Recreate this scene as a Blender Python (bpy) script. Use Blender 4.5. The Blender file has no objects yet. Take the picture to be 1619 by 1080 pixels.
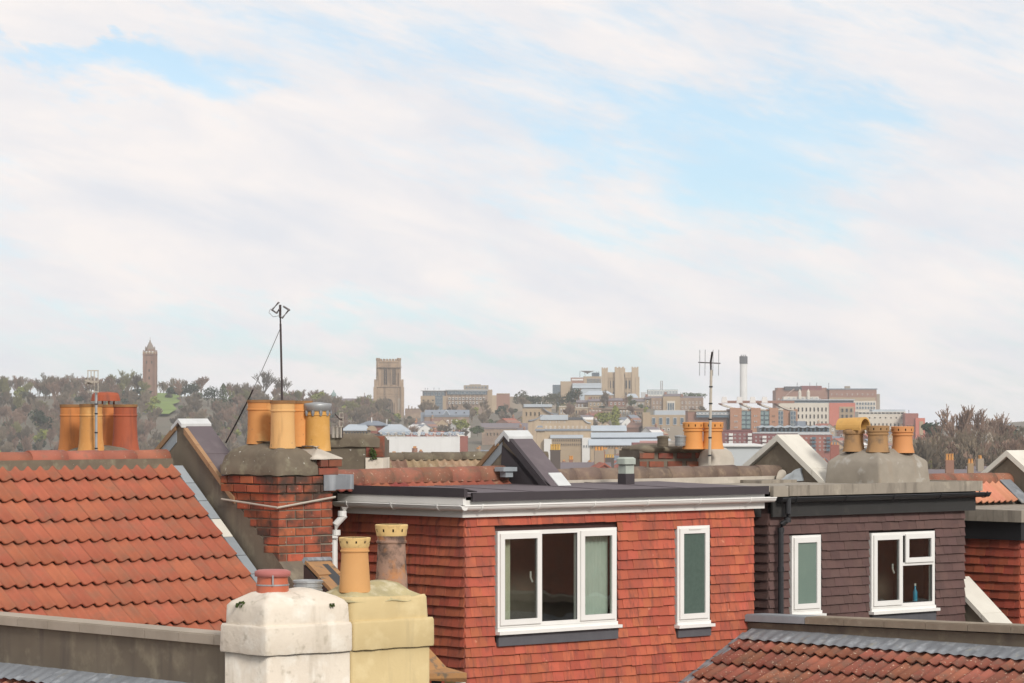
import bpy, bmesh, math, random
from mathutils import Vector, Matrix, noise
random.seed(7)
sc = bpy.context.scene
R = math.radians
# ---------------------------------------------------------------- camera, sky, sun, exposure
FOC, CX, HZ = 5000.0, 809.5, 645.0        # focal length in photo pixels, principal column, horizon row
cd = bpy.data.cameras.new('camera'); cam = bpy.data.objects.new('camera', cd); sc.collection.objects.link(cam)
cam.location = (0, 0, 0); cam.rotation_euler = (R(90), 0, 0)
cd.sensor_width = 36; cd.lens = FOC/1619*36; cd.shift_y = (HZ-540)/1619
cd.clip_start = 1; cd.clip_end = 60000
cd.dof.use_dof = True; cd.dof.focus_distance = 36.5; cd.dof.aperture_fstop = 18.0
sc.camera = cam
SUN_EL, SUN_AZ = 31, 153                  # azimuth clockwise from +Y (the view direction)
sd = bpy.data.lights.new('sun', 'SUN'); sun = bpy.data.objects.new('sun', sd); sc.collection.objects.link(sun)
sd.energy = 2.75; sd.angle = R(13); sd.color = (1.0, 0.95, 0.88)
sdir = Vector((math.sin(R(SUN_AZ))*math.cos(R(SUN_EL)), math.cos(R(SUN_AZ))*math.cos(R(SUN_EL)), math.sin(R(SUN_EL))))
sun.rotation_euler = sdir.to_track_quat('Z', 'Y').to_euler()
sc.view_settings.view_transform = 'Standard'; sc.view_settings.look = 'None'
sc.view_settings.exposure = 0.0; sc.view_settings.gamma = 1
sc.cycles.max_bounces = 6; sc.cycles.volume_bounces = 2; sc.cycles.transparent_max_bounces = 8

def world():
    w = bpy.data.worlds.new('World'); sc.world = w; w.use_nodes = True
    nt = w.node_tree; N = nt.nodes; L = nt.links; N.clear()
    def nd(t, **k):
        n = N.new(t)
        for a, b in k.items(): setattr(n, a, b)
        return n
    def mth(op, a, b=None, c=None):
        n = nd('ShaderNodeMath', operation=op)
        for i, v in enumerate((a, b, c)):
            if v is None: continue
            if isinstance(v, (int, float)): n.inputs[i].default_value = v
            else: L.new(v, n.inputs[i])
        return n.outputs[0]
    out = nd('ShaderNodeOutputWorld')
    sky = nd('ShaderNodeTexSky', sky_type='NISHITA', sun_disc=False, sun_elevation=R(SUN_EL), sun_rotation=R(SUN_AZ), air_density=1.0, dust_density=0.3, ozone_density=2.5)
    b1 = nd('ShaderNodeBackground'); b1.inputs[1].default_value = 0.125; sm = nd('ShaderNodeMix', data_type='RGBA', blend_type='MULTIPLY'); sm.inputs[0].default_value = 1; L.new(sky.outputs[0], sm.inputs[6]); L.new(sm.outputs[2], b1.inputs[0])
    tcz = nd('ShaderNodeTexCoord'); sz = nd('ShaderNodeSeparateXYZ'); L.new(tcz.outputs['Generated'], sz.inputs[0]); zr_ = nd('ShaderNodeMapRange'); L.new(sz.outputs[2], zr_.inputs[0]); zr_.inputs[1].default_value = 0.0; zr_.inputs[2].default_value = 0.16
    tint = nd('ShaderNodeMix', data_type='RGBA'); L.new(zr_.outputs[0], tint.inputs[0]); tint.inputs[6].default_value = (0.60, 0.80, 1.12, 1); tint.inputs[7].default_value = (0.85, 0.95, 0.93, 1); L.new(tint.outputs[2], sm.inputs[7])
    tc = nd('ShaderNodeTexCoord'); gen = tc.outputs['Generated']
    def cloudnoise(scale, det, stretch, rot, off, dist=0.0, rough=0.55, vec=None, out_=0):
        r = nd('ShaderNodeVectorRotate', rotation_type='Y_AXIS'); L.new(vec or gen, r.inputs[0]); r.inputs['Angle'].default_value = R(rot)
        m = nd('ShaderNodeMapping'); L.new(r.outputs[0], m.inputs[0]); m.inputs['Scale'].default_value = (1, 1, stretch); m.inputs['Location'].default_value = off
        n = nd('ShaderNodeTexNoise'); L.new(m.outputs[0], n.inputs['Vector'])
        n.inputs['Scale'].default_value = scale; n.inputs['Detail'].default_value = det; n.inputs['Roughness'].default_value = rough; n.inputs['Distortion'].default_value = dist
        return n.outputs[out_]
    # torn edges: the openings are looked up at a direction pushed about by turbulence
    wv = nd('ShaderNodeVectorMath', operation='SUBTRACT'); L.new(cloudnoise(22, 6, 2.2, -16, (4, 0, 1), 0.3, 0.6, None, 1), wv.inputs[0]); wv.inputs[1].default_value = (.5, .5, .5)
    ws = nd('ShaderNodeVectorMath', operation='MULTIPLY_ADD'); L.new(wv.outputs[0], ws.inputs[0]); ws.inputs[1].default_value = (.085, 0, .050); L.new(gen, ws.inputs[2]); warp = ws.outputs[0]
    def blob(px, py, rx, ry, rot=0):
        # one opening (or bank) in the cloud, at a direction of the sky
        c = Vector(((px-CX)/FOC, 1, (HZ-py)/FOC)).normalized()
        s = nd('ShaderNodeVectorMath', operation='SUBTRACT'); L.new(warp, s.inputs[0]); s.inputs[1].default_value = c
        r = nd('ShaderNodeVectorRotate', rotation_type='Y_AXIS'); L.new(s.outputs[0], r.inputs[0]); r.inputs['Angle'].default_value = R(-rot)
        m = nd('ShaderNodeVectorMath', operation='MULTIPLY'); L.new(r.outputs[0], m.inputs[0]); m.inputs[1].default_value = (FOC/rx, FOC/rx, FOC/ry)
        l = nd('ShaderNodeVectorMath', operation='LENGTH'); L.new(m.outputs[0], l.inputs[0])
        v = nd('ShaderNodeMapRange', interpolation_type='SMOOTHSTEP'); L.new(l.outputs['Value'], v.inputs[0])
        v.inputs[1].default_value = 0; v.inputs[2].default_value = 1; v.inputs[3].default_value = 1; v.inputs[4].default_value = 0
        return v.outputs[0]
    big = cloudnoise(10, 3, 2.0, -14, (3.1, 0, 1.7), 0.0)
    mid = cloudnoise(20, 7, 4.5, -17, (0.4, 0, 5.2), 0.35, 0.58)
    fine = cloudnoise(60, 7, 4.0, -20, (2.4, 0, 0.3), 0.5, 0.62)
    s = mth('MULTIPLY_ADD', big, 0.7, -0.35)
    s = mth('MULTIPLY_ADD', mid, 1.25, s)
    s = mth('MULTIPLY_ADD', fine, 0.42, s)
    s = mth('ADD', s, -0.11)
    for px, py, rx, ry, rot, amt in SKYB:
        s = mth('MULTIPLY_ADD', blob(px, py, rx, ry, rot), amt, s)
    mr = nd('ShaderNodeMapRange', interpolation_type='SMOOTHSTEP'); L.new(s, mr.inputs[0])
    mr.inputs[1].default_value = 0.16; mr.inputs[2].default_value = 0.84; mr.inputs[3].default_value = 0.30; mr.inputs[4].default_value = 1.0
    cr = nd('ShaderNodeMix', data_type='RGBA'); 
    tone = cloudnoise(16, 6, 3.2, -15, (9, 0, 2), 0.3, 0.55)
    tr = nd('ShaderNodeMapRange'); L.new(tone, tr.inputs[0]); tr.inputs[1].default_value = 0.35; tr.inputs[2].default_value = 0.65
    L.new(tr.outputs[0], cr.inputs[0])
    cr.inputs[6].default_value = (0.825, 0.84, 0.885, 1); cr.inputs[7].default_value = (0.985, 0.935, 0.915, 1)
    b2 = nd('ShaderNodeBackground'); L.new(cr.outputs[2], b2.inputs[0]); b2.inputs[1].default_value = 0.98
    mx = nd('ShaderNodeMixShader'); L.new(mr.outputs[0], mx.inputs[0]); L.new(b1.outputs[0], mx.inputs[1]); L.new(b2.outputs[0], mx.inputs[2])
    L.new(mx.outputs[0], out.inputs[0])
# openings (-) and banks (+) of cloud: bearing and row, radii, tilt, amount
SKYB = [(1200,260,420,170,14,-0.50),(1280,170,260,110,25,-0.22),(1080,300,260,90,20,-0.18),(210,85,420,65,8,-0.50),(620,100,420,80,12,-0.20),(145,30,120,55,0,0.95),
        (640,560,640,42,2,-0.42),(560,480,520,34,6,-0.30),(1000,120,560,60,10,-0.16),(200,500,300,24,3,-0.22),(230,300,520,210,10,0.30),(560,330,420,90,17,0.28),(880,400,380,50,20,0.22),(1050,600,520,40,0,-0.26),(1480,430,330,190,0,0.22),(1560,120,200,90,10,.1),(760,30,500,70,4,-0.12)]
world()

# ---------------------------------------------------------------- materials
MATS = {}
def mat(name, col, col2=None, scale=2.0, f=0.5, rough=0.85, bump=0.0, bscale=60, rnd=0.0, hue=0.0, spots=None, streak=None, spec=0.3, metal=0.0, mottle=None):
    """procedural surface: two colours mixed by noise, per-piece variation, spots or streaks of dirt, fine relief"""
    if name in MATS: return MATS[name]
    m = bpy.data.materials.new(name); m.use_nodes = True; nt = m.node_tree; N = nt.nodes; L = nt.links
    b = N['Principled BSDF']; b.inputs['Roughness'].default_value = rough; b.inputs['Specular IOR Level'].default_value = spec; b.inputs['Metallic'].default_value = metal
    geo = N.new('ShaderNodeNewGeometry'); pos = geo.outputs['Position']
    def noi(sc_, det=5, vec=None, rgh=0.6):
        n = N.new('ShaderNodeTexNoise'); n.inputs['Scale'].default_value = sc_; n.inputs['Detail'].default_value = det; n.inputs['Roughness'].default_value = rgh
        L.new(vec or pos, n.inputs['Vector']); return n.outputs[0]
    def ramp(v, a, c):
        r = N.new('ShaderNodeMapRange'); L.new(v, r.inputs[0]); r.inputs[1].default_value = a; r.inputs[2].default_value = c; return r.outputs[0]
    def mix(fac, a, c, bt='MIX'):
        x = N.new('ShaderNodeMix'); x.data_type = 'RGBA'; x.blend_type = bt
        for i, v in ((0, fac), (6, a), (7, c)):
            if isinstance(v, (int, float)): x.inputs[i].default_value = v
            elif isinstance(v, tuple): x.inputs[i].default_value = (*v[:3], 1)
            else: L.new(v, x.inputs[i])
        return x.outputs[2]
    cur = (*col, 1)
    c2 = col2 or tuple(c*0.72 for c in col)
    cur = mix(ramp(noi(scale), 0.5-f*0.5, 0.5+f*0.5), tuple(col), tuple(c2))
    if rnd or hue:
        oi = N.new('ShaderNodeObjectInfo'); at = N.new('ShaderNodeAttribute'); at.attribute_name = 'pv'
        ad = N.new('ShaderNodeMath'); ad.operation = 'ADD'; L.new(oi.outputs['Random'], ad.inputs[0]); L.new(at.outputs['Fac'], ad.inputs[1])
        fr = N.new('ShaderNodeMath'); fr.operation = 'FRACT'; L.new(ad.outputs[0], fr.inputs[0])
        h = N.new('ShaderNodeHueSaturation'); L.new(cur, h.inputs['Color'])
        v = N.new('ShaderNodeMapRange'); L.new(fr.outputs[0], v.inputs[0]); v.inputs[3].default_value = 1-rnd; v.inputs[4].default_value = 1+rnd; L.new(v.outputs[0], h.inputs['Value'])
        m2 = N.new('ShaderNodeMath'); m2.operation = 'MULTIPLY'; L.new(fr.outputs[0], m2.inputs[0]); m2.inputs[1].default_value = 7.31
        f2 = N.new('ShaderNodeMath'); f2.operation = 'FRACT'; L.new(m2.outputs[0], f2.inputs[0])
        v2 = N.new('ShaderNodeMapRange'); L.new(f2.outputs[0], v2.inputs[0]); v2.inputs[3].default_value = 0.5-hue; v2.inputs[4].default_value = 0.5+hue; L.new(v2.outputs[0], h.inputs['Hue'])
        cur = h.outputs[0]
    if mottle:      # (colour, scale, low, high)
        cur = mix(ramp(noi(mottle[1], 6), mottle[2], mottle[3]), cur, tuple(mottle[0]))
    if streak:      # vertical weather streaks (colour, scale, low, high)
        mp = N.new('ShaderNodeMapping'); L.new(pos, mp.inputs[0]); mp.inputs['Scale'].default_value = (1, 1, 0.12)
        cur = mix(ramp(noi(streak[1], 5, mp.outputs[0]), streak[2], streak[3]), cur, tuple(streak[0]))
    if spots:
        cur = mix(ramp(noi(spots[1], 3), spots[2], spots[3]), cur, tuple(spots[0]))
    if isinstance(cur, tuple): b.inputs['Base Color'].default_value = cur
    else: L.new(cur, b.inputs['Base Color'])
    if bump:
        bp = N.new('ShaderNodeBump'); bp.inputs['Strength'].default_value = min(1, bump*25); bp.inputs['Distance'].default_value = bump
        L.new(noi(bscale, 6), bp.inputs['Height']); L.new(bp.outputs[0], b.inputs['Normal'])
    MATS[name] = m; return m
def glass(name, col, refl_rough=0.02, wave=0.0, wscale=3.0, alpha=0.0):
    if name in MATS: return MATS[name]
    m = bpy.data.materials.new(name); m.use_nodes = True; nt = m.node_tree; N = nt.nodes; L = nt.links; N.clear()
    o = N.new('ShaderNodeOutputMaterial'); t = N.new('ShaderNodeBsdfTransparent'); t.inputs[0].default_value = (*col, 1)
    g = N.new('ShaderNodeBsdfGlossy'); g.inputs['Roughness'].default_value = refl_rough
    fr = N.new('ShaderNodeLayerWeight'); fr.inputs[0].default_value = 0.3; pw = N.new('ShaderNodeMath'); pw.operation = 'POWER'; pw.inputs[1].default_value = 4.0
    L.new(fr.outputs['Facing'], pw.inputs[0])
    mx = N.new('ShaderNodeMixShader'); mr = N.new('ShaderNodeMath'); mr.operation = 'MULTIPLY_ADD'; mr.inputs[1].default_value = 0.5; mr.inputs[2].default_value = 0.085
    L.new(pw.outputs[0], mr.inputs[0]); L.new(mr.outputs[0], mx.inputs[0]); L.new(t.outputs[0], mx.inputs[1]); L.new(g.outputs[0], mx.inputs[2]); L.new(mx.outputs[0], o.inputs[0])
    if wave:
        n = N.new('ShaderNodeTexNoise'); n.inputs['Scale'].default_value = wscale; n.inputs['Detail'].default_value = 1
        ge = N.new('ShaderNodeNewGeometry'); L.new(ge.outputs['Position'], n.inputs['Vector'])
        bp = N.new('ShaderNodeBump'); bp.inputs['Distance'].default_value = wave; L.new(n.outputs[0], bp.inputs['Height']); L.new(bp.outputs[0], g.inputs['Normal'])
    MATS[name] = m; return m

# ---------------------------------------------------------------- geometry helpers
C = sc.collection
def P(px, py, D): return Vector(((px-CX)*D/FOC, D, (HZ-py)*D/FOC))
class G:
    def __init__(s): s.v = []; s.f = []; s.mi = []; s.pv = []
    def add(s, vs, fs, mi=0, pv=None):
        k = len(s.v); s.v += [Vector(p) for p in vs]; s.f += [tuple(i+k for i in f) for f in fs]; s.mi += [mi]*len(fs)
        s.pv += [pv if pv is not None else 0.0]*len(fs); return s
    def hexa(s, c, mi=0, pv=None):           # 8 corners: bottom ring 0-3, top ring 4-7
        return s.add(c, [(0,3,2,1),(4,5,6,7),(0,1,5,4),(1,2,6,5),(2,3,7,6),(3,0,4,7)], mi, pv)
    def box(s, a, b, mi=0):
        (x0,y0,z0),(x1,y1,z1) = a, b
        return s.hexa([(x0,y0,z0),(x1,y0,z0),(x1,y1,z0),(x0,y1,z0),(x0,y0,z1),(x1,y0,z1),(x1,y1,z1),(x0,y1,z1)], mi)
    def obox(s, o, a, b, c, mi=0, pv=None):  # corner + three edge vectors
        o, a, b, c = Vector(o), Vector(a), Vector(b), Vector(c); return s.hexa([o, o+a, o+a+b, o+b, o+c, o+a+c, o+a+b+c, o+b+c], mi, pv)
    def prism(s, pts, ext, mi=0):
        pts = [Vector(p) for p in pts]; n = len(pts); ext = Vector(ext)
        fs = [tuple(range(n))[::-1], tuple(range(n, 2*n))] + [(i, (i+1)%n, n+(i+1)%n, n+i) for i in range(n)]
        return s.add(pts+[p+ext for p in pts], fs, mi)
    def tube(s, path, r, seg=8, mi=0, r2=None):
        path = [Vector(p) for p in path]; n = len(path); vs = []
        for i, p in enumerate(path):
            t = (path[min(i+1, n-1)]-path[max(i-1, 0)]).normalized()
            a = t.cross(Vector((0,0,1))) if abs(t.z) < 0.95 else t.cross(Vector((1,0,0)))
            a.normalize(); b = t.cross(a); rr = r if r2 is None else r+(r2-r)*i/(n-1)
            vs += [p + (a*math.cos(q*math.tau/seg)+b*math.sin(q*math.tau/seg))*rr for q in range(seg)]
        fs = [(i*seg+q, i*seg+(q+1)%seg, (i+1)*seg+(q+1)%seg, (i+1)*seg+q) for i in range(n-1) for q in range(seg)]
        fs += [tuple(range(seg))[::-1], tuple(range((n-1)*seg, n*seg))]
        return s.add(vs, fs, mi)
    def lathe(s, c, prof, seg=28, mi=0, skip=None, capb=True, capt=False, rot=0.0):
        c = Vector(c); vs = []
        for r, z in prof: vs += [c+Vector((r*math.cos(rot+q*math.tau/seg), r*math.sin(rot+q*math.tau/seg), z)) for q in range(seg)]
        fs = []
        for i in range(len(prof)-1):
            for q in range(seg):
                if skip and i in skip and q % 6 == 1: continue
                fs.append((i*seg+q, i*seg+(q+1)%seg, (i+1)*seg+(q+1)%seg, (i+1)*seg+q))
        if capb: fs.append(tuple(range(seg))[::-1])
        if capt: fs.append(tuple(range((len(prof)-1)*seg, len(prof)*seg)))
        return s.add(vs, fs, mi)
def mesh_of(name, g, mats, off=Vector((0,0,0)), smooth=False, recalc=True):
    me = bpy.data.meshes.new(name); me.from_pydata([tuple(p-off) for p in g.v], [], g.f)
    for m in (mats if isinstance(mats, (list, tuple)) else [mats]): me.materials.append(m)
    if any(g.mi): me.polygons.foreach_set('material_index', g.mi)
    if any(g.pv):
        a = me.attributes.new('pv', 'FLOAT', 'FACE'); a.data.foreach_set('value', g.pv)
    if recalc:
        bm = bmesh.new(); bm.from_mesh(me); bmesh.ops.recalc_face_normals(bm, faces=bm.faces); bm.to_mesh(me); bm.free()
    if smooth: me.polygons.foreach_set('use_smooth', [True]*len(me.polygons))
    me.update(); return me
def wl(o):
    v = Vector((0,0,0))
    while o: v += o.location; o = o.parent
    return v
def tag(o, label=None, cat=None, group=None, kind=None):
    if label: o['label'] = label
    if cat: o['category'] = cat
    if group: o['group'] = group
    if kind: o['kind'] = kind
    return o
def thing(name, label, cat, loc, group=None):
    o = bpy.data.objects.new(name, None); C.objects.link(o); o.location = loc; o.empty_display_size = 0.2
    return tag(o, label, cat, group)
def part(name, g, mats, parent, smooth=False, kind=None, label=None):
    me = mesh_of(name, g, mats, wl(parent), smooth); o = bpy.data.objects.new(name, me); C.objects.link(o); o.parent = parent
    return tag(o, label, None, None, kind)
def solo(name, g, mats, label=None, cat=None, group=None, kind=None, smooth=False, loc=None):
    loc = Vector(loc) if loc is not None else Vector((0,0,0))
    me = mesh_of(name, g, mats, loc, smooth); o = bpy.data.objects.new(name, me); C.objects.link(o); o.location = loc
    return tag(o, label, cat, group, kind)
def put(name, me, parent, loc, rot=None, scale=None):      # one placed piece that shares its mesh; loc in world, parents carry no turn
    o = bpy.data.objects.new(name, me); C.objects.link(o); o.parent = parent; o.location = Vector(loc)-wl(parent)
    if rot is not None: o.rotation_mode = 'QUATERNION'; o.rotation_quaternion = rot
    if scale is not None: o.scale = scale
    return o
# the terrace's own frame: u along the ridge line, v down the near slope towards the street side, z up
AT = R(42); T = Vector((math.cos(AT), math.sin(AT), 0)); Dn = Vector((math.sin(AT), -math.cos(AT), 0)); UP = Vector((0,0,1))
O = Vector(((285-CX)/FOC*35.0, 35.0, 0))
def F(u, v, z): return O + T*u + Dn*v + UP*z
def u_at(px, v):
    k = (px-CX)/FOC; return (k*(O.y+Dn.y*v)-O.x-Dn.x*v)/(T.x-k*T.y)
def v_at(px, u):
    k = (px-CX)/FOC; return (k*(O.y+T.y*u)-O.x-T.x*u)/(Dn.x-k*Dn.y)
def z_at(py, u, v): return (HZ-py)*F(u, v, 0).y/FOC
def fbox(g, u0, u1, v0, v1, z0, z1, mi=0, pv=None):
    return g.hexa([F(u0,v0,z0),F(u1,v0,z0),F(u1,v1,z0),F(u0,v1,z0),F(u0,v0,z1),F(u1,v0,z1),F(u1,v1,z1),F(u0,v1,z1)], mi, pv)
def qmat(x, y, z): return Matrix((x, y, z)).transposed().to_quaternion()
def rr(a, b): return random.uniform(a, b)
# ---------------------------------------------------------------- foreground materials
M_tileA = mat('clay_orange_tile', (0.41,0.128,0.070), (0.31,0.095,0.056), 3.0, 0.5, 0.85, 0.0035, 55, 0.09, 0.004, mottle=((0.25,0.12,0.075),5,0.46,0.80))
M_tileF = mat('weathered_red_tile', (0.34,0.115,0.070), (0.21,0.085,0.058), 4.0, 0.5, 0.9, 0.004, 60, 0.20, 0.008, mottle=((0.15,0.105,0.08),6,0.50,0.78), spots=((0.62,0.45,0.33),30,0.63,0.70))
M_ridgeA = mat('orange_ridge_tile', (0.40,0.14,0.085), (0.28,0.105,0.07), 5, 0.5, 0.85, 0.004, 60, 0.12, 0.005, mottle=((0.20,0.13,0.09),9,0.55,0.8), spots=((0.5,0.34,0.24),40,0.66,0.72))
M_ridgeB = mat('mossy_red_ridge_tile', (0.33,0.13,0.08), (0.22,0.10,0.07), 5, 0.5, 0.9, 0.005, 60, 0.12, 0.006, mottle=((0.17,0.12,0.08),7,0.48,0.75), spots=((0.5,0.35,0.25),35,0.64,0.71))
M_ridgeC = mat('brown_ridge_tile', (0.21,0.15,0.11), (0.14,0.10,0.085), 6, 0.5, 0.9, 0.005, 60, 0.15, 0.006, mottle=((0.27,0.20,0.14),10,0.5,0.75))
M_hangO = mat('orange_hung_tile', (0.48,0.125,0.066), (0.38,0.098,0.056), 2.5, 0.6, 0.8, 0.003, 70, 0.15, 0.007, streak=((0.19,0.065,0.05),15,0.50,0.74), mottle=((0.27,0.085,0.06),3,0.50,0.8), spots=((0.60,0.26,0.16),9,0.68,0.80))
M_hangR = mat('dark_red_hung_tile', (0.36,0.085,0.055), (0.24,0.065,0.05), 2.5, 0.6, 0.8, 0.002, 90, 0.20, 0.006, streak=((0.13,0.065,0.05),8,0.5,0.78))
M_hangB = mat('brown_hung_tile', (0.125,0.072,0.064), (0.095,0.058,0.053), 2.5, 0.6, 0.85, 0.002, 90, 0.12, 0.006, mottle=((0.15,0.085,0.073),4,0.5,0.8))
M_brick = mat('old_red_brick', (0.40,0.105,0.050), (0.27,0.080,0.043), 6, 0.6, 0.9, 0.006, 50, 0.24, 0.006, mottle=((0.075,0.047,0.036),3.0,0.45,0.62), spots=((0.42,0.33,0.25),22,0.68,0.76))
M_brick2 = mat('painted_red_brick', (0.29,0.085,0.055), (0.17,0.065,0.045), 8, 0.6, 0.9, 0.006, 50, 0.25, 0.01, mottle=((0.10,0.075,0.055),6,0.48,0.70))
M_mortar = mat('grey_mortar', (0.27,0.235,0.18), (0.17,0.145,0.11), 8, 0.6, 0.95, 0.006, 50)
M_mortarD = mat('sooty_mortar', (0.20,0.165,0.125), (0.10,0.08,0.065), 3, 0.6, 0.95, 0.006, 50)
M_stone = mat('lichened_cement', (0.19,0.155,0.11), (0.11,0.088,0.065), 4, 0.6, 0.95, 0.008, 40, mottle=((0.26,0.235,0.16),7,0.52,0.78), spots=((0.55,0.52,0.45),16,0.69,0.72))
M_cement = mat('grey_cement_render', (0.37,0.33,0.27), (0.23,0.20,0.16), 2.2, 0.6, 0.9, 0.008, 30, mottle=((0.50,0.48,0.44),3.5,0.55,0.72), streak=((0.28,0.22,0.16),5,0.56,0.75))
M_cementL = mat('pale_cement', (0.52,0.47,0.40), (0.38,0.34,0.28), 3, 0.6, 0.92, 0.006, 40, mottle=((0.60,0.54,0.46),5,0.5,0.8))
M_render = mat('brown_grey_render', (0.20,0.165,0.12), (0.125,0.10,0.075), 1.6, 0.6, 0.95, 0.006, 60, mottle=((0.26,0.22,0.155),3.5,0.52,0.72), streak=((0.11,0.09,0.075),4,0.52,0.75))
M_coping = mat('pale_stone_coping', (0.68,0.65,0.57), (0.56,0.53,0.46), 3, 0.6, 0.85, 0.002, 60, 0.06, streak=((0.42,0.40,0.35),6,0.62,0.85))
M_copingB = mat('brown_concrete_coping', (0.32,0.265,0.20), (0.21,0.17,0.125), 3, 0.6, 0.92, 0.006, 60, 0.08, mottle=((0.38,0.33,0.25),8,0.55,0.75))
M_copingC = mat('grey_beige_coping', (0.42,0.36,0.29), (0.32,0.27,0.21), 3, 0.6, 0.92, 0.004, 60, 0.06)
M_band = mat('streaked_concrete_edge', (0.34,0.30,0.245), (0.24,0.21,0.17), 3, 0.6, 0.9, 0.004, 50, streak=((0.13,0.11,0.09),7,0.50,0.70), mottle=((0.42,0.37,0.29),5,0.55,0.75))
M_felt = mat('purple_grey_felt', (0.145,0.120,0.128), (0.115,0.095,0.102), 2, 0.6, 0.85, 0.002, 250, mottle=((0.165,0.14,0.145),5,0.5,0.8))
M_feltD = mat('dark_felt', (0.060,0.050,0.054), (0.045,0.038,0.042), 2, 0.6, 0.8, 0.002, 200)
M_lead = mat('grey_lead', (0.25,0.265,0.28), (0.16,0.17,0.185), 4, 0.6, 0.55, 0.006, 20, streak=((0.36,0.38,0.40),8,0.52,0.72), mottle=((0.30,0.29,0.25),6,0.58,0.75))
M_leadL = mat('pale_lead', (0.34,0.37,0.39), (0.24,0.265,0.285), 4, 0.6, 0.5, 0.004, 20, 0.1)
M_zinc = mat('bright_zinc_cap', (0.62,0.63,0.62), (0.48,0.49,0.48), 5, 0.6, 0.5, 0.002, 60, 0.05)
M_white = mat('white_plastic', (0.78,0.77,0.74), (0.72,0.71,0.67), 3, 0.6, 0.4, 0, 10, spec=0.5)
M_whited = mat('weathered_white_board', (0.74,0.725,0.69), (0.64,0.625,0.585), 2, 0.6, 0.5, 0, 10, streak=((0.52,0.50,0.44),9,0.62,0.85))
M_black = mat('black_plastic', (0.022,0.023,0.025), (0.016,0.016,0.018), 3, 0.6, 0.4, 0.001, 40, spec=0.5)
M_blackB = mat('black_fascia_board', (0.040,0.039,0.037), (0.028,0.027,0.026), 3, 0.6, 0.6, 0.001, 60, mottle=((0.06,0.055,0.05),6,0.55,0.8))
M_timber = mat('tan_timber', (0.36,0.215,0.11), (0.24,0.145,0.085), 6, 0.6, 0.85, 0.002, 80, 0.2)
M_potY = mat('yellow_clay_pot', (0.64,0.33,0.10), (0.56,0.25,0.068), 2.5, 0.6, 0.75, 0.003, 60, 0.10, 0.010, mottle=((0.70,0.42,0.16),5,0.5,0.8), streak=((0.30,0.16,0.07),11,0.56,0.78), spots=((0.20,0.13,0.08),14,0.66,0.74))
M_potY2 = mat('buff_clay_pot', (0.70,0.44,0.185), (0.64,0.355,0.125), 2.5, 0.6, 0.75, 0.002, 60, 0.06, 0.006, streak=((0.42,0.24,0.10),12,0.54,0.78), spots=((0.24,0.16,0.10),16,0.68,0.75))
M_potO = mat('orange_clay_pot', (0.56,0.22,0.065), (0.46,0.165,0.05), 2.5, 0.6, 0.7, 0.003, 60, 0.08, 0.006, streak=((0.22,0.10,0.05),10,0.52,0.76))
M_potR = mat('red_clay_pot', (0.40,0.10,0.045), (0.31,0.08,0.04), 2.5, 0.6, 0.7, 0.003, 60, 0.05, streak=((0.17,0.06,0.04),10,0.50,0.76))
M_potS = mat('sooty_clay_pot', (0.42,0.235,0.10), (0.27,0.17,0.09), 3.5, 0.6, 0.85, 0.003, 60, mottle=((0.13,0.10,0.075),6,0.52,0.74))
M_potF = mat('flaking_clay_pot', (0.36,0.225,0.165), (0.27,0.175,0.13), 4, 0.6, 0.9, 0.008, 30, mottle=((0.11,0.075,0.06),9,0.44,0.60), spots=((0.44,0.20,0.08),5,0.52,0.66))
M_potRim = mat('cream_clay_rim', (0.70,0.50,0.22), (0.62,0.42,0.17), 5, 0.6, 0.75, 0.002, 60, mottle=((0.42,0.28,0.13),12,0.52,0.7))
M_soot = mat('soot', (0.015,0.012,0.01)); M_rimS = mat('sooty_rim', (0.34,0.17,0.065), (0.16,0.095,0.05), 9, 0.7, 0.85, 0.003, 60)
M_potRd = mat('glazed_red_pot', (0.50,0.135,0.065), (0.44,0.11,0.055), 3, 0.6, 0.35, 0.001, 60, spec=0.5)
M_potPink = mat('dull_pink_lid', (0.44,0.16,0.14), (0.37,0.12,0.105), 3, 0.6, 0.6, 0.002, 60)
M_wrend = mat('white_painted_render', (0.70,0.625,0.52), (0.60,0.525,0.43), 2.5, 0.6, 0.92, 0.016, 20, mottle=((0.76,0.71,0.62),5,0.48,0.70), streak=((0.47,0.41,0.33),5,0.56,0.78), spots=((0.40,0.35,0.27),7,0.58,0.74))
M_yrend = mat('yellow_painted_render', (0.60,0.475,0.255), (0.50,0.385,0.195), 2.5, 0.6, 0.9, 0.009, 30, mottle=((0.65,0.53,0.30),4,0.5,0.75), streak=((0.36,0.29,0.17),5,0.55,0.8))
M_yrendS = mat('stained_yellow_render', (0.50,0.42,0.22), (0.30,0.265,0.16), 5, 0.6, 0.9, 0.008, 30, mottle=((0.60,0.54,0.38),6,0.52,0.72))
M_galv = mat('galvanised_steel', (0.42,0.43,0.43), (0.30,0.31,0.31), 10, 0.6, 0.45, 0, 10, metal=0.5)
M_pole = mat('weathered_pole', (0.50,0.45,0.37), (0.38,0.34,0.29), 10, 0.6, 0.6)
M_dark = mat('dark_metal', (0.06,0.045,0.045), (0.045,0.035,0.035), 10, 0.6, 0.6)
M_moss = mat('green_moss', (0.06,0.085,0.02), (0.035,0.05,0.015), 30, 0.6, 0.95)
M_room = mat('room_wall', (0.17,0.14,0.11), (0.10,0.08,0.065), 1.5)
M_curt = mat('pale_green_curtain', (0.62,0.68,0.62), (0.52,0.58,0.52), 6, 0.6, 0.9)
M_curtY = mat('cream_curtain', (0.62,0.60,0.46), (0.52,0.50,0.38), 6, 0.6, 0.9)
M_glass = glass('window_glass', (0.86,0.89,0.87), 0.015, 0.0035, 2.2)
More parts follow.
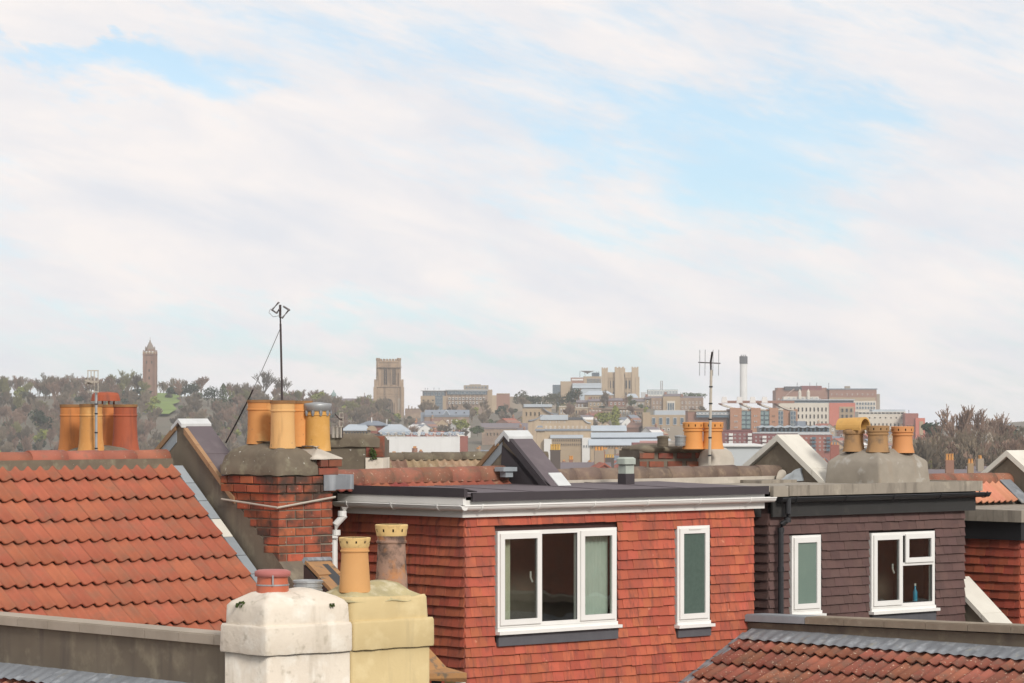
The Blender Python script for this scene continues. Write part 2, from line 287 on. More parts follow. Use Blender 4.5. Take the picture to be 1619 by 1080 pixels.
M_frost = mat('frosted_green_glass', (0.085,0.13,0.108), (0.06,0.095,0.08), 25, 0.6, 0.25, 0.004, 70, spec=0.6)
M_frost2 = mat('plain_green_glass', (0.17,0.235,0.195), (0.145,0.205,0.175), 3, 0.6, 0.2, spec=0.6)
M_ply = mat('rusty_brown_board', (0.42,0.215,0.075), (0.30,0.165,0.08), 8, 0.6, 0.85, 0.004, 50, mottle=((0.16,0.12,0.08),9,0.56,0.66))

# ---------------------------------------------------------------- reusable pieces
def roman_tile(name, w, L, amp, th, tail, m):
    g = G(); n = 16; top0 = []; top1 = []; low = []
    for i in range(n+1):
        x = w*i/n; s = 0.5+0.5*math.cos(math.tau*(2*i/n)); z = amp*s**1.7
        top0.append((x, 0, z+tail)); top1.append((x, L, z*0.96)); low.append((x, 0.001, z+tail-th))
    k = n+1
    fs = [(i, i+1, k+i+1, k+i) for i in range(n)] + [(2*k+i, 2*k+i+1, i+1, i) for i in range(n)]
    g.add(top0+top1+low, fs)
    me = mesh_of(name, g, m, recalc=False); me.polygons.foreach_set('use_smooth', [i < n for i in range(2*n)])
    return me
def roman_roof(parent, org, X, Y, N, ncol, nrow, w, gauge, me, keep=None, jit=0.004, name='roof_tile'):
    """courses of interlocking tiles; org = tail corner of the lowest left tile"""
    for r in range(nrow):
        for c in range(ncol):
            if keep and not keep(r, c): continue
            q = qmat(X, Y, N); e = Matrix.Rotation(rr(-jit, jit)*2, 3, 'X').to_quaternion() @ Matrix.Rotation(rr(-jit, jit), 3, 'Z').to_quaternion()
            put(name, me, parent, org+X*(c*w)+Y*(r*gauge+rr(-.003, .003))+N*rr(0, 0.004), q @ e)
def ridge_mesh(name, L, r, m, th=0.02):
    g = G(); n = 10; A = [-0.12*math.pi+i*(1.24*math.pi)/n for i in range(n+1)]
    for R0, x0, x1 in ((r, 0, L),):
        o0 = [(x0, R0*math.cos(a), R0*math.sin(a)) for a in A]; o1 = [(x1, R0*1.03*math.cos(a), R0*1.03*math.sin(a)) for a in A]
        i0 = [(x0, (R0-th)*math.cos(a), (R0-th)*math.sin(a)) for a in A]; i1 = [(x1, (R0-th)*math.cos(a), (R0-th)*math.sin(a)) for a in A]
        k = n+1
        g.add(o0+o1+i0+i1, [(i, i+1, k+i+1, k+i) for i in range(n)] + [(i, i+1, 2*k+i+1, 2*k+i) for i in range(n)] + [(k+i, k+i+1, 3*k+i+1, 3*k+i) for i in range(n)])
    me = mesh_of(name, g, m); me.polygons.foreach_set('use_smooth', [i < n for i in range(3*n)]); return me
def ridge_run(parent, org, X, n, L, me, jit=0.006):
    for i in range(n):
        q = qmat(X, UP.cross(X), UP) @ Matrix.Rotation(rr(-.02, .02), 3, 'Y').to_quaternion()
        put('ridge_tile', me, parent, org+X*(i*L)+UP*rr(-jit, jit), q)
def hung_mesh(name, m, w=0.165, h=0.14):
    g = G(); g.hexa([(0.001,-0.038,0),(w-0.001,-0.038,0),(w-0.001,-0.022,0),(0.001,-0.022,0),(0.001,-0.008,h),(w-0.001,-0.008,h),(w-0.001,0,h),(0.001,0,h)])
    return mesh_of(name, g, m)
def hung_rows(org, X, inward, L, z0, z1, gauge, holes, w=0.165, slope=None):
    """positions of hung tiles on a wall: (row, location, width)"""
    out = []; n = int(math.ceil((z1-z0)/gauge)); rs = random.Random(int(L*1000))
    for r in range(n):
        zb = z1-(r+1)*gauge
        spans = [(0.0, L)]
        for (a, b, c, d) in holes:           # x0,x1,z0,z1
            if zb+gauge*0.55 > c and zb+gauge*0.45 < d:
                ns = []
                for (p, q) in spans:
                    if b <= p or a >= q: ns.append((p, q)); continue
                    if a > p+.02: ns.append((p, a))
                    if b < q-.02: ns.append((b, q))
                spans = ns
        for (p, q) in spans:
            x = p; first = True
            while x < q-0.012:
                ww = w if not (first and r % 2) else w*0.5
                ww *= rs.uniform(0.97, 1.03)
                if q-(x+ww) < 0.05: ww = q-x
                out.append((r, org+X*x+UP*zb, ww)); x += ww; first = False
    return out
def lay_hung(parent, items, X, inward, me, m, limit=300, w=0.165, key=None):
    q = qmat(X, inward, UP)
    if key: items = sorted(items, key=key)
    for (r, loc, ww) in items[:limit]:
        e = Matrix.Rotation(rr(-.012, .012), 3, 'Y').to_quaternion() @ Matrix.Rotation(rr(-.04, .04), 3, 'X').to_quaternion()
        put('hung_tile', me, parent, loc-inward*rr(0, .004)+UP*rr(-.004, .004), q @ e, (ww/w, 1, 1))
    rest = items[limit:]
    if rest:
        g = G()
        for (r, loc, ww) in rest:
            o = loc+UP*rr(-.004, .004)-inward*rr(0, .004); t = rr(-.003, .003)
            a = X*(ww-0.004); o = o+X*.002
            g.hexa([o-inward*.03, o+a-inward*.03+UP*t, o+a-inward*.014+UP*t, o-inward*.014, o-inward*.010+UP*.14, o+a-inward*.010+UP*.14, o+a+UP*.14, o+UP*.14], 0, random.random())
        part('hung_tiles', g, m, parent, kind='stuff')
def bricks(parent, org, X, inward, L, z0, rows, m, bl=0.220, bh=0.079, jt=0.013, depth=0.10, pat=0, keep=None, me_cache={}, mm='brick'):
    """one brick face: stretchers with a few headers; every brick an object"""
    k = (m.name,)
    if k not in me_cache:
        def one(l, nm):
            g = G(); b = 0.004
            g.hexa([(0,0,0),(l,0,0),(l,depth,0),(0,depth,0),(0,0,bh),(l,0,bh),(l,depth,bh),(0,depth,bh)])
            me = mesh_of(nm, g, m); bm = bmesh.new(); bm.from_mesh(me)
            bmesh.ops.bevel(bm, geom=[e for e in bm.edges if all(v.co.y < 0.001 for v in e.verts)], offset=b, segments=1, affect='EDGES'); bm.to_mesh(me); bm.free(); return me
        me_cache[k] = (one(bl, mm+'_long'), one((bl-jt)/2, mm+'_short'))
    S, H = me_cache[k]; q = qmat(X, inward, UP); rs = random.Random(int(org.x*100+L*1000))
    for r in range(rows):
        x = 0.0; alt = (r+pat) % 2; i = 0
        while x < L-0.03:
            hd = (alt == 1 and i == 0) or rs.random() < 0.16
            l = (bl-jt)/2 if hd else bl; ll = min(l, L-x)
            if L-(x+ll+jt) < 0.05: ll = L-x
            loc = org+X*x+UP*(z0+r*(bh+jt))
            if not keep or keep(x+ll/2, z0+r*(bh+jt)+bh/2):
                e = Matrix.Rotation(rs.uniform(-.012, .012), 3, 'Y').to_quaternion()
                put('brick', H if hd else S, parent, loc-inward*rs.uniform(-.003, .005), q @ e, (ll/l, 1, rs.uniform(.94, 1.03)))
            x += ll+jt; i += 1
def mound(g, u0, u1, v0, v1, levels, n=10, amp=0.012, mi=0, rad=0.04, seed=0.0, fr=Ellipsis, sc_=6.0):
    """a hand-trowelled cap: rounded rectangles stacked, (z, inset) each, roughened"""
    frm = F if fr is Ellipsis else fr
    k = len(g.v); rings = 0; cnt = None
    for (z, ins) in levels:
        a0, a1, b0, b1 = u0+ins, u1-ins, v0+ins, v1-ins; r = min(rad, (a1-a0)/2.2, (b1-b0)/2.2)
        pts = []
        for (cx, cy, s0) in ((a1-r, b1-r, 0), (a0+r, b1-r, 90), (a0+r, b0+r, 180), (a1-r, b0+r, 270)):
            for q in range(4):
                t = R(s0+q*30); pts.append((cx+r*math.cos(t), cy+r*math.sin(t)))
            nx = {0: (a0+r, b1), 90: (a0, b0+r), 180: (a1-r, b0), 270: (a1, b1-r)}[s0]; p0 = pts[-1]
            for q in range(1, n): pts.append((p0[0]+(nx[0]-p0[0])*q/n, p0[1]+(nx[1]-p0[1])*q/n))
        cnt = len(pts)
        for (a, b) in pts:
            w_ = frm(a, b, z); nz = noise.noise_vector(w_*sc_+Vector((seed, 0, 0)))*amp
            g.v.append(w_+nz)
        rings += 1
    fs = []
    for i in range(rings-1): fs += [(k+i*cnt+q, k+i*cnt+(q+1)%cnt, k+(i+1)*cnt+(q+1)%cnt, k+(i+1)*cnt+q) for q in range(cnt)]
    fs.append(tuple(range(k+(rings-1)*cnt, k+rings*cnt)))
    g.f += fs; g.mi += [mi]*len(fs); g.pv += [0.0]*len(fs)
def ring(g, o, X, out, x0, x1, z0, z1, bw, y0, y1, mi=0):
    """rectangular frame on a wall plane; out = outward normal, y0..y1 its depth range"""
    def bx(a, b, c, d): g.obox(o+X*a+UP*c+out*y0, X*(b-a), out*(y1-y0), UP*(d-c), mi)
    bx(x0, x1, z0, z0+bw); bx(x0, x1, z1-bw, z1); bx(x0, x0+bw, z0+bw, z1-bw); bx(x1-bw, x1, z0+bw, z1-bw)
def window(parent, o, X, out, W, H, lights, pane_mats, sill=True, apron=None, side=True, room=True, vent=None):
    """a plastic window: outer frame, mullions, an opening sash per light that has one, panes, sill, lead apron"""
    g = G(); ring(g, o, X, out, 0, W, 0, H, 0.045, -0.05, 0.012)
    xs = sorted({round(l[1], 3) for l in lights if l[1] < W-0.06}); 
    for l in lights:
        if l[1] < W-0.06: g.obox(o+X*(l[1]-0.003)+UP*(l[2]-0.01)-out*0.05, X*0.040, out*0.0615, UP*(l[3]-l[2]+0.02))
        if l[3] < H-0.06: g.obox(o+X*(l[0]-0.01)+UP*(l[3]-0.003)-out*0.05, X*(l[1]-l[0]+0.02), out*0.0612, UP*0.040)
    w = part('window', g, M_white, parent)
    for i, l in enumerate(lights):
        x0, x1, z0, z1, op = l[:5]; b = 0.0
        if op:
            gs = G(); ring(gs, o, X, out, x0-0.012, x1+0.012, z0-0.012, z1+0.012, 0.062, 0.0125, 0.034); part('sash', gs, M_white, w); b = 0.045
            if op == 2:
                gh = G(); c = o+X*(x1-0.03)+UP*((z0+z1)/2-0.05)-out*0.075
                gh.tube([c, c-X*.03+UP*.05, c-X*.03+UP*.12], 0.011, 6); part('handle', gh, M_white, w)
        gp = G(); gp.obox(o+X*(x0+b)+UP*(z0+b)+out*(0.006 if b else -0.015), X*(x1-x0-2*b), out*0.008, UP*(z1-z0-2*b)); part('pane', gp, pane_mats[i], w)
        gk = G(); ring(gk, o, X, out, x0+b-0.008, x1-b+0.008, z0+b-0.008, z1-b+0.008, 0.014, 0.0145 if b else -0.006, 0.016 if b else 0.002); part('gasket', gk, M_black, w)
    if sill:
        gs = G(); gs.obox(o-X*0.03-UP*0.075-out*0.03, X*(W+0.06), out*0.11, UP*0.035); gs.obox(o-X*0.01-UP*0.04-out*0.04, X*(W+0.02), out*0.065, UP*0.038)
        part('sill', gs, M_white, w)
    if apron:
        ga = G(); ga.obox(o+X*0.0-UP*(0.075+apron)-out*0.01, X*(W+0.01), out*0.038, UP*(apron-0.004)); part('apron', ga, apron_mat[0], w)
    if side:
        ga = G(); ga.obox(o+X*(W+0.003)-UP*0.03-out*0.05, X*0.048, out*0.036, UP*(H+0.02)); part('side_flashing', ga, M_leadD, w)
    if room:
        gr = G(); inw = -out; a = o-X*0.25+inw*0.06-UP*0.4; b_ = X*(W+0.5); c = inw*0.85; d = UP*(H+0.8)
        gr.add([a,a+b_,a+b_+c,a+c,a+d,a+b_+d,a+b_+c+d,a+c+d], [(0,1,2,3),(4,5,6,7),(1,2,6,5),(2,3,7,6),(3,0,4,7)]); part('room', gr, M_room, w)
    return w
M_leadD = mat('slate_grey_flashing', (0.115,0.115,0.125), (0.085,0.085,0.095), 6, 0.6, 0.7, 0.003, 40)
apron_mat = [M_leadD]
def curtain(win, o, X, inw, x0, x1, z0, z1, m, n=9):
    g = G(); pts = []
    for i in range(n*4+1):
        t = i/(n*4); pts.append(o+X*(x0+(x1-x0)*t)+inw*(0.10+0.018*math.sin(t*n*math.tau)))
    k = len(pts); g.add([p+UP*z0 for p in pts]+[p+UP*z1 for p in pts], [(i, i+1, k+i+1, k+i) for i in range(k-1)])
    g.add([p+UP*z0+inw*.004 for p in pts]+[p+UP*z1+inw*.004 for p in pts], [(i, i+1, k+i+1, k+i) for i in range(k-1)])
    part('curtain', g, m, win, smooth=True)
def gutter(parent, a, b, r, m, every=0.9, name='gutter', end=True):
    """half-round gutter with a rolled lip and clips"""
    a = Vector(a); b = Vector(b); X = (b-a).normalized(); S = X.cross(UP); n = 8; g = G(); L = (b-a).length
    A = [math.pi+i*math.pi/n for i in range(n+1)]
    def arc(p, rad): return [p+S*rad*math.cos(t)+UP*rad*math.sin(t) for t in A]
    k = n+1; vs = arc(a, r)+arc(b, r)+arc(a, r-.006)+arc(b, r-.006)
    fs = [(i, i+1, k+i+1, k+i) for i in range(n)]+[(2*k+i, 2*k+i+1, 3*k+i+1, 3*k+i) for i in range(n)]+[(0, k, 3*k, 2*k), (n, k+n, 3*k+n, 2*k+n)]
    fs += [tuple(range(2*k, 3*k)), tuple(range(3*k, 4*k))] if end else []
    g.add(vs, fs); o = part(name, g, m, parent)
    gl = G(); gl.tube([a+S*r, b+S*r], 0.009, 6); gl.tube([a-S*r, b-S*r], 0.009, 6); part('gutter_lip', gl, m, o)
    i = 0.25
    while i < L-0.05:
        gc = G(); p = a+X*i; pts = [p+S*(r+.006)*math.cos(t)+UP*(r+.006)*math.sin(t) for t in A]
        pts = [pts[0]+UP*.018]+pts+[pts[-1]+UP*.018]
        for s_ in range(len(pts)-1):
            q0, q1 = pts[s_], pts[s_+1]; c0 = p+(q0-p)*1.09; c1 = p+(q1-p)*1.09
            gc.hexa([q0, q0+X*.022, q1+X*.022, q1, c0, c0+X*.022, c1+X*.022, c1])
        part('gutter_clip', gc, m, o); i += every
    return o
def pot(parent, c, prof, m, seg=60, skip=None, name='chimney_pot', rimmat=None, rim_from=None, rot=0.3, depth=0.35):
    if rimmat is None and len(prof) == 11: rimmat = M_rimS; rim_from = 9
    """clay pot turned from its profile, hollow at the top"""
    g = G(); r, z = prof[-1]; pr = list(prof)+[(r-0.028, z-0.004), (r-0.04, z-depth)]
    g.lathe(c, pr, seg, 0, skip, rot=rot, capt=True)
    mats = [m, M_soot]+([rimmat] if rimmat else [])
    nb = len(pr)-1
    for i, f in enumerate(g.f):
        lo = min(f)//seg
        if len(f) > 4: g.mi[i] = 1 if lo >= len(prof) else 0
        elif lo >= len(prof): g.mi[i] = 1
        elif rimmat and lo >= rim_from: g.mi[i] = 2
    o = part(name, g, mats, parent, smooth=False)
    o.data.polygons.foreach_set('use_smooth', [len(p.vertices) == 4 for p in o.data.polygons])
    o.data.set_sharp_from_angle(angle=R(32)) if hasattr(o.data, 'set_sharp_from_angle') else None
    return o
# ================================================================ FOREGROUND (row of terraced houses)
VF = 2.0
# ---- left house: orange roman-tiled roof
tanA = 0.82; thA = math.atan(tanA); zA = -0.60
sl = (Dn*math.cos(thA)-UP*math.sin(thA)); NA = (UP*math.cos(thA)+Dn*math.sin(thA))
houseA = thing('terraced_house', 'house with the big bright orange tiled roof at the left of the photo', 'house', F(-2.2, 2, -11))
g = G(); g.prism([F(-5.3,0,zA-.05),F(-5.3,4.3,zA-.05-tanA*4.3),F(-5.3,4.3,-9),F(-5.3,-3.5,-9),F(-5.3,-3.5,zA-.05-.8*3.5)], T*5.28)
roofA = part('roof', g, M_mortarD, houseA)
tA = roman_tile('roman_tile_a', 0.312, 0.40, 0.040, 0.014, 0.046, M_tileA)
gA = 0.327; nrA = 15
orgA = F(-0.20-0.312*16, 0, zA)+sl*(gA*nrA-.015)+NA*0.0
roman_roof(roofA, orgA, T, -sl, NA, 16, nrA, 0.312, gA, tA)
g = G()
for i in range(24):
    a = -5.1+i*0.205; g.add([F(a,-.14,zA-.02),F(a+.205,-.14,zA-.02),F(a+.205,.125,zA-.085+rr(-.012,.012)),F(a,.125,zA-.085+rr(-.012,.012)),F(a,-.1,zA+.05),F(a+.205,-.1,zA+.05),F(a+.205,.11,zA+.045),F(a,.11,zA+.045)],
          [(0,3,2,1),(4,5,6,7),(0,1,5,4),(1,2,6,5),(2,3,7,6),(3,0,4,7)])
part('ridge_mortar', g, M_stone, roofA)
ridge_run(roofA, F(-0.20-0.45*11, 0, zA+0.032), T, 11, 0.45, ridge_mesh('ridge_tile_a', 0.452, 0.108, M_ridgeA), 0.008)
g = G()
for i in range(13):                        # stepped lead soakers beside the parapet, the first bright, one with a strip of white mortar
    a = 0.12+i*0.30
    o = F(-0.185, 0, zA)+sl*a+NA*0.040; g = G(); g.obox(o, T*0.125, sl*0.29, NA*0.014); part('lead_soaker', g, M_leadL if i not in (3,) else M_coping, roofA)
# far ridge line and dark lean-to behind the left house
hb = thing('terraced_house', 'house behind the orange roof with only its dark ridge showing at the far left', 'house', F(-6, -4.0, -11))
g = G(); g.prism([F(-12,-4.4,-.62),F(-12,-2.6,-2.0),F(-12,-2.6,-9),F(-12,-7,-9),F(-12,-7,-2.4)], T*9.0)
rb = part('roof', g, M_render, hb)
ridge_run(rb, F(-12,-4.4,-.63), T, 20, 0.45, ridge_mesh('ridge_tile_d', 0.452, 0.13, mat('dark_ridge_tile', (0.17,0.115,0.09), (0.11,0.08,0.07), 6, 0.6, 0.9, 0.005, 60, 0.15)))

# ---- party walls: gable profile across the ridge
def party_wall(label, u0, th, zap, tf, tr, vf, vr, zb, top, cap=None, left='render'):
    w = thing('party_wall', label, 'parapet wall', F(u0, 0, zb), None)
    g = G(); g.prism([F(u0,0,zap-.05), F(u0,vf,zap-.05-tf*vf), F(u0,vf,zb), F(u0,-vr,zb), F(u0,-vr,zap-.05-tr*vr)], T*th); part('wall', g, M_render, w)
    return w
# party wall 1, felt covered, timber edged
zP1 = -0.13; w1 = party_wall('felt-topped gable parapet with tan timber edge, left of the four-pot brick chimney', 0.0, 0.34, zP1, tanA, 0.72, 4.2, 2.4, -9, None)
def slope_slab(wall, name, u0, u1, va, vb, zap, tt, t0, t1, m, sgn=1):
    """a slab lying on one slope of a gable: from distance va to vb down the slope"""
    g = G(); c = [(va, zap-tt*va+t0), (vb, zap-tt*vb+t0), (vb, zap-tt*vb+t1), (va, zap-tt*va+t1)]
    g.prism([F(u0, sgn*v, z) for v, z in c], T*(u1-u0)); return part(name, g, m, wall)
slope_slab(w1, 'felt_covering', 0.03, 0.37, 0.0, 1.05, zP1, tanA, -.045, -.015, M_felt)
for a in (0.42, 0.80): slope_slab(w1, 'felt_lap', 0.028, 0.372, a, a+0.02, zP1, tanA, -.0149, -.008, M_felt)
slope_slab(w1, 'felt_covering', 0.03, 0.37, 0.0, 2.3, zP1, 0.72, -.045, -.015, M_felt, -1)
for i in range(4): slope_slab(w1, 'edge_board', -0.028, 0.028, 0.10+i*0.23, 0.10+i*0.23+0.222, zP1, tanA, -.075, -.008, M_timber)
for i in range(6): slope_slab(w1, 'edge_board', -0.028, 0.028, 0.06+i*0.30, 0.06+i*0.30+0.292, zP1, 0.72, -.075, -.008, M_timber, -1)
slope_slab(w1, 'lead_strip', -0.008, 0.0, 0.06, 1.6, zP1, 0.72, -.21, -.076, M_leadL, -1)
g = G(); g.prism([F(-.035,0,zP1+.012),F(-.035,.07,zP1-tanA*.07+.012),F(-.035,.07,zP1-tanA*.07-.03),F(-.035,0,zP1-.03),F(-.035,-.13,zP1-.72*.13-.03),F(-.035,-.13,zP1-.72*.13+.012)], T*0.41); part('zinc_cap', g, M_zinc, w1)
slope_slab(w1, 'zinc_patch', 0.03, 0.30, 0.93, 1.05, zP1, tanA, -.014, -.004, M_zinc)
# party wall 2, all felt with dark side
u2 = u_at(800, 0); zP2 = -0.285; w2 = party_wall('dark felt-clad gable parapet with bright metal peak behind the flat roof', u2, 0.32, zP2, tanA, 0.80, 1.05, 2.2, -4, None)
slope_slab(w2, 'felt_covering', u2+.03, u2+.35, 0.0, 1.0, zP2, tanA, -.045, -.015, M_felt)
slope_slab(w2, 'felt_edge', u2-.03, u2+.03, 0.0, 1.0, zP2, tanA, -.12, -.012, M_feltD)
slope_slab(w2, 'edge_board', u2-.028, u2+.028, 0.12, 2.1, zP2, 0.80, -.075, -.008, M_timber, -1)
slope_slab(w2, 'felt_covering', u2+.03, u2+.35, 0.0, 2.1, zP2, 0.80, -.045, -.015, M_felt, -1)
slope_slab(w2, 'lead_strip', u2-.008, u2, 0.06, 1.6, zP2, 0.80, -.20, -.076, M_leadL, -1)
g = G(); g.prism([F(u2-.012,-0.06,zP2-.17),F(u2-.012,.95,zP2-.17-tanA*.98),F(u2-.012,.95,-1.0),F(u2-.012,-.10,-1.0)], T*0.011); part('felt_side', g, M_feltD, w2)
g = G(); g.prism([F(u2-.04,0,zP2+.014),F(u2-.04,.09,zP2-tanA*.09+.014),F(u2-.04,.09,zP2-tanA*.09-.05),F(u2-.04,0,zP2-.05),F(u2-.04,-.16,zP2-.8*.16-.05),F(u2-.04,-.16,zP2-.8*.16+.014)], T*0.40); part('zinc_cap', g, M_zinc, w2)
slope_slab(w2, 'zinc_patch', u2+.14, u2+.35, 0.60, 0.79, zP2, tanA, -.014, .0, M_zinc)
g = G(); g.obox(F(u2-.30,0.13,-.76)+UP*0.0, T*.22, Dn*.16, UP*.05); g.obox(F(u2-.24,0.16,-.83), T*.12, Dn*.1, UP*.069); part('lead_saddle', g, M_leadL, w2)
# party walls 3 and 4, stone coped
def coped(px, py, label, th, tf, tr, nf, nr, stl=0.62, vmax=1.1, vrmax=2.4):
    u0 = u_at(px, 0); za = z_at(py, u0, 0); w = party_wall(label, u0+.05, th-.08, za-.06, tf, tr, vmax, vrmax, -4, None)
    for i in range(nf): slope_slab(w, 'coping_stone', u0, u0+th, i*stl+.0, min((i+1)*stl-.008, vmax+.05), za, tf, -.085, 0, M_coping)
    for i in range(nr): slope_slab(w, 'coping_stone', u0, u0+th, i*stl+.0005, (i+1)*stl-.008, za, tr, -.085, 0, M_coping, -1)
    return w, u0, za
w3, u3, zP3 = coped(1228, 687, 'stone-coped gable parapet between the aerial and the three-pot chimney', 0.42, .72, .66, 2, 4)
w4, u4, zP4 = coped(1591, 712, 'stone-coped gable parapet cut by the right edge of the photo', 0.46, .70, .70, 3, 4, 0.62, 1.8)

# ---- brick chimney stack 1 with four yellow pots, carries the tall aerial
c1 = thing('chimney_stack', 'brick chimney with four yellow pots and grey cement cap beside the orange roof', 'chimney', F(0.4, 1.4, -9))
v1 = v_at(441, 0); v0 = v_at(355, 0); uR1 = u_at(526, v1)
zt = z_at(752, 0, v1)
g = G(); fbox(g, 0.012, uR1-.012, v0+.012, v1-.012, -9, zt); part('core', g, M_mortar, c1)
rows = 22; pit = 0.092
def above_parapet(x, z, side):   # left face: nothing below the parapet slope
    return z > zP1-.05-tanA*(v0+x)-0.02
bricks(c1, F(-.004, v0, zt-rows*pit), Dn, T, v1-v0-0.004, 0, rows, M_brick, keep=lambda x, z: z+zt-rows*pit > zP1-.07-tanA*(v0+x))
bricks(c1, F(0.0, v1, zt-rows*pit), T, -Dn, uR1, 0, rows, M_brick, pat=1)
bricks(c1, F(-.03, v0-.03, zt-2*pit), Dn, T, v1-v0+0.056, 0, 2, M_brick)      # oversailing top courses
bricks(c1, F(-.03, v1+.03, zt-2*pit), T, -Dn, uR1+.03, 0, 2, M_brick, pat=1)
g = G(); mound(g, -.05, uR1*0.70, v0-.04, v1+.05, [(zt-.0,0),(zt+.10,.0),(zt+.11,.015),(zt+.20,.03),(zt+.27,.10),(zt+.33,.22),(zt+.36,.34)], amp=.02, rad=.05); part('cement_cap', g, M_stone, c1, smooth=True)
bricks(c1, F(uR1*.70, v1+.045, zt), T, -Dn, uR1*.36, 0, 1, M_brick2, pat=0); bricks(c1, F(uR1*.70, v1+.07, zt+.087), T, -Dn, uR1*.40, 0, 1, M_brick2, pat=0)
g = G(); mound(g, uR1*.55, uR1*1.12, v0-.04, v1+.08, [(zt+.17,0),(zt+.185,.0),(zt+.27,.16),(zt+.31,.26)], amp=.01, rad=.03); part('pale_cement_cap', g, M_cementL, c1, smooth=True)
g = G(); mound(g, uR1*.6, uR1*1.09, v0+.02, v1+.0, [(zt+.0,0),(zt+.17,0)], amp=.0, rad=.02); part('cap_core', g, M_mortar, c1)
g = G(); fbox(g, uR1-.0, uR1+.26, v1-.42, v1+.04, zt-.16, zt-.0); fbox(g, uR1-.16, uR1+.0, v1+.041, v1+.053, zt-.17, zt-.0); part('lead_wrap', g, M_lead, c1)
g = G(); g.tube([F(-.04,v0,zt-.27),F(-.045,v1+.035,zt-.34)],.012,6); g.tube([F(-.045,v1+.035,zt-.34),F(uR1,v1+.045,zt-.24)],.012,6); part('wire_band', g, M_pole, c1)
PLAIN = [(0.142,0),(0.137,0.05),(0.130,0.16),(0.127,0.40),(0.127,0.455),(0.136,0.462),(0.136,0.478),(0.128,0.484),(0.128,0.555),(0.136,0.562),(0.136,0.60)]
def pot_at(px, py, v, parent, prof, m, h=1.0, w=1.0, **k):
    u = u_at(px, v); return pot(parent, F(u, v, z_at(py, u, v)), [(r*w, z*h) for r, z in prof], m, **k), u
pot_at(411, 702, v0+.26, c1, PLAIN, M_potY, h=.80, w=1.04); pot_at(447, 709, v1-.22, c1, PLAIN, M_potY2, h=.86, w=1.0)
pot_at(475, 706, v0+.52, c1, PLAIN, M_potY, h=.83, w=1.0); p4, pu = pot_at(502, 713, v1-.26, c1, PLAIN, M_potY, h=.84, w=1.04)
g = G(); g.lathe(F(pu, v1-.26, z_at(713,pu,v1-.26)+.43), [(.137,0),(.15,.01),(.152,.055),(.155,.075),(.15,.085),(.02,.10)], 28, capt=True)
part('metal_cowl', g, M_galv, c1, smooth=True)
g = G(); 
for q in range(10): t = q*math.tau/10; g.lathe(F(pu, v1-.26, z_at(713,pu,v1-.26)+.38)+Vector((math.cos(t)*.138, math.sin(t)*.138, 0)), [(.012,0),(.02,.03),(.018,.06)], 6)
part('cowl_rags', g, M_lead, c1)
# tall aerial on that stack
a1 = thing('tv_aerial', 'dark leaning aerial mast with folded loop head, strapped to the four-pot brick chimney', 'aerial', F(.25, v1-.1, zt+.3))
vm = v0+.35; um = u_at(448, vm); base = F(um, vm, z_at(712, um, vm)); Dm = base.y
tip = P(443, 495, Dm)
g = G(); g.tube([base, P(446, 628, Dm), P(443.5, 512, Dm)], .0135, 8, r2=.011); part('mast', g, M_dark, a1)
g = G(); g.tube([P(443.5,514,Dm), tip], .009, 6); g.box(tuple(tip-Vector((.012,.02,.05))), tuple(tip+Vector((.012,.02,.09)))); part('bracket', g, M_dark, a1)
g = G(); pts = [(428,492),(432,497),(441,482),(445,484)]
def bar(g, a, b, r=.006, dz=0): g.tube([P(a[0],a[1],Dm)+Vector((0,dz,0)), P(b[0],b[1],Dm)+Vector((0,-dz,0))], r, 5)
for s_ in (-.07, .07):
    bar(g, (441,478),(430,490),.006,s_); bar(g,(430,490),(437,495),.009,s_); bar(g,(437,495),(442,489),.007,s_)
    bar(g, (449,485),(457,490),.011,s_); bar(g,(457,490),(446,503),.006,s_); bar(g,(446,503),(443,500),.006,s_)
part('loop_element', g, mat('grey_metal', (.22,.21,.21), (.17,.16,.16)), a1)
g = G(); bar(g, (425,494),(432,501),.003); bar(g,(432,501),(443,499),.003); bar(g,(425,494),(428,488),.003); part('wire_loop', g, M_galv, a1)
g = G(); n = 14; pts = []
for i in range(n+1):
    t = i/n; pts.append(P(443+(357-443)*t, 520+(700-520)*t+18*math.sin(t*math.pi)*0.35, Dm+1.8*t))
g.tube(pts[:8], .004, 5); part('guy_wire', g, M_galv, a1); g = G(); g.tube(pts[7:], .009, 6); part('guy_sleeve', g, M_dark, a1)

# ---- chimney group behind the orange roof (far left)
c0 = thing('chimney_stack', 'chimney behind the orange ridge with four yellow and red clay pots and an aerial', 'chimney', P(157, 800, 39))
def pP(px, py, D): return P(px, py, D)
g = G(); g.lathe(P(157, 716, 38.6), [(.62,-2.5),(.62,-.05),(.45,0.0),(.30,.06),(.12,.09)], 20); part('cement_cap', g, M_stone, c0, smooth=True)
WIDE = [(0.165,0),(0.152,0.05),(0.138,0.16),(0.130,0.34),(0.129,0.43),(0.135,0.437),(0.135,0.45),(0.129,0.456),(0.129,0.54),(0.137,0.548),(0.137,0.58)]
pot(c0, P(111, 714, 38.9), [(r*.95, z) for r, z in WIDE], M_potO); pot(c0, P(144, 716, 38.3), [(r*1.05, z*1.02) for r, z in WIDE], M_potY)
pot(c0, P(173, 712, 39.3), [(r*.9, z*.98) for r, z in WIDE], M_potO); pot(c0, P(198, 714, 38.9), [(r*1.1, z) for r, z in WIDE], M_potR)
g = G(); g.lathe(P(167, 634, 39.3), [(.16,0),(.185,.0),(.17,.07),(.15,.10),(.05,.115)], 24, capt=True); part('cowl_lid', g, M_potR, c0, smooth=False)
g = G()
for q in range(4): t = q*math.tau/4+.5; b = P(167, 641, 39.3)+Vector((math.cos(t)*.11, math.sin(t)*.11, 0)); g.tube([b, b+UP*.07], .012, 6)
part('cowl_leg', g, M_potR, c0, kind='stuff')
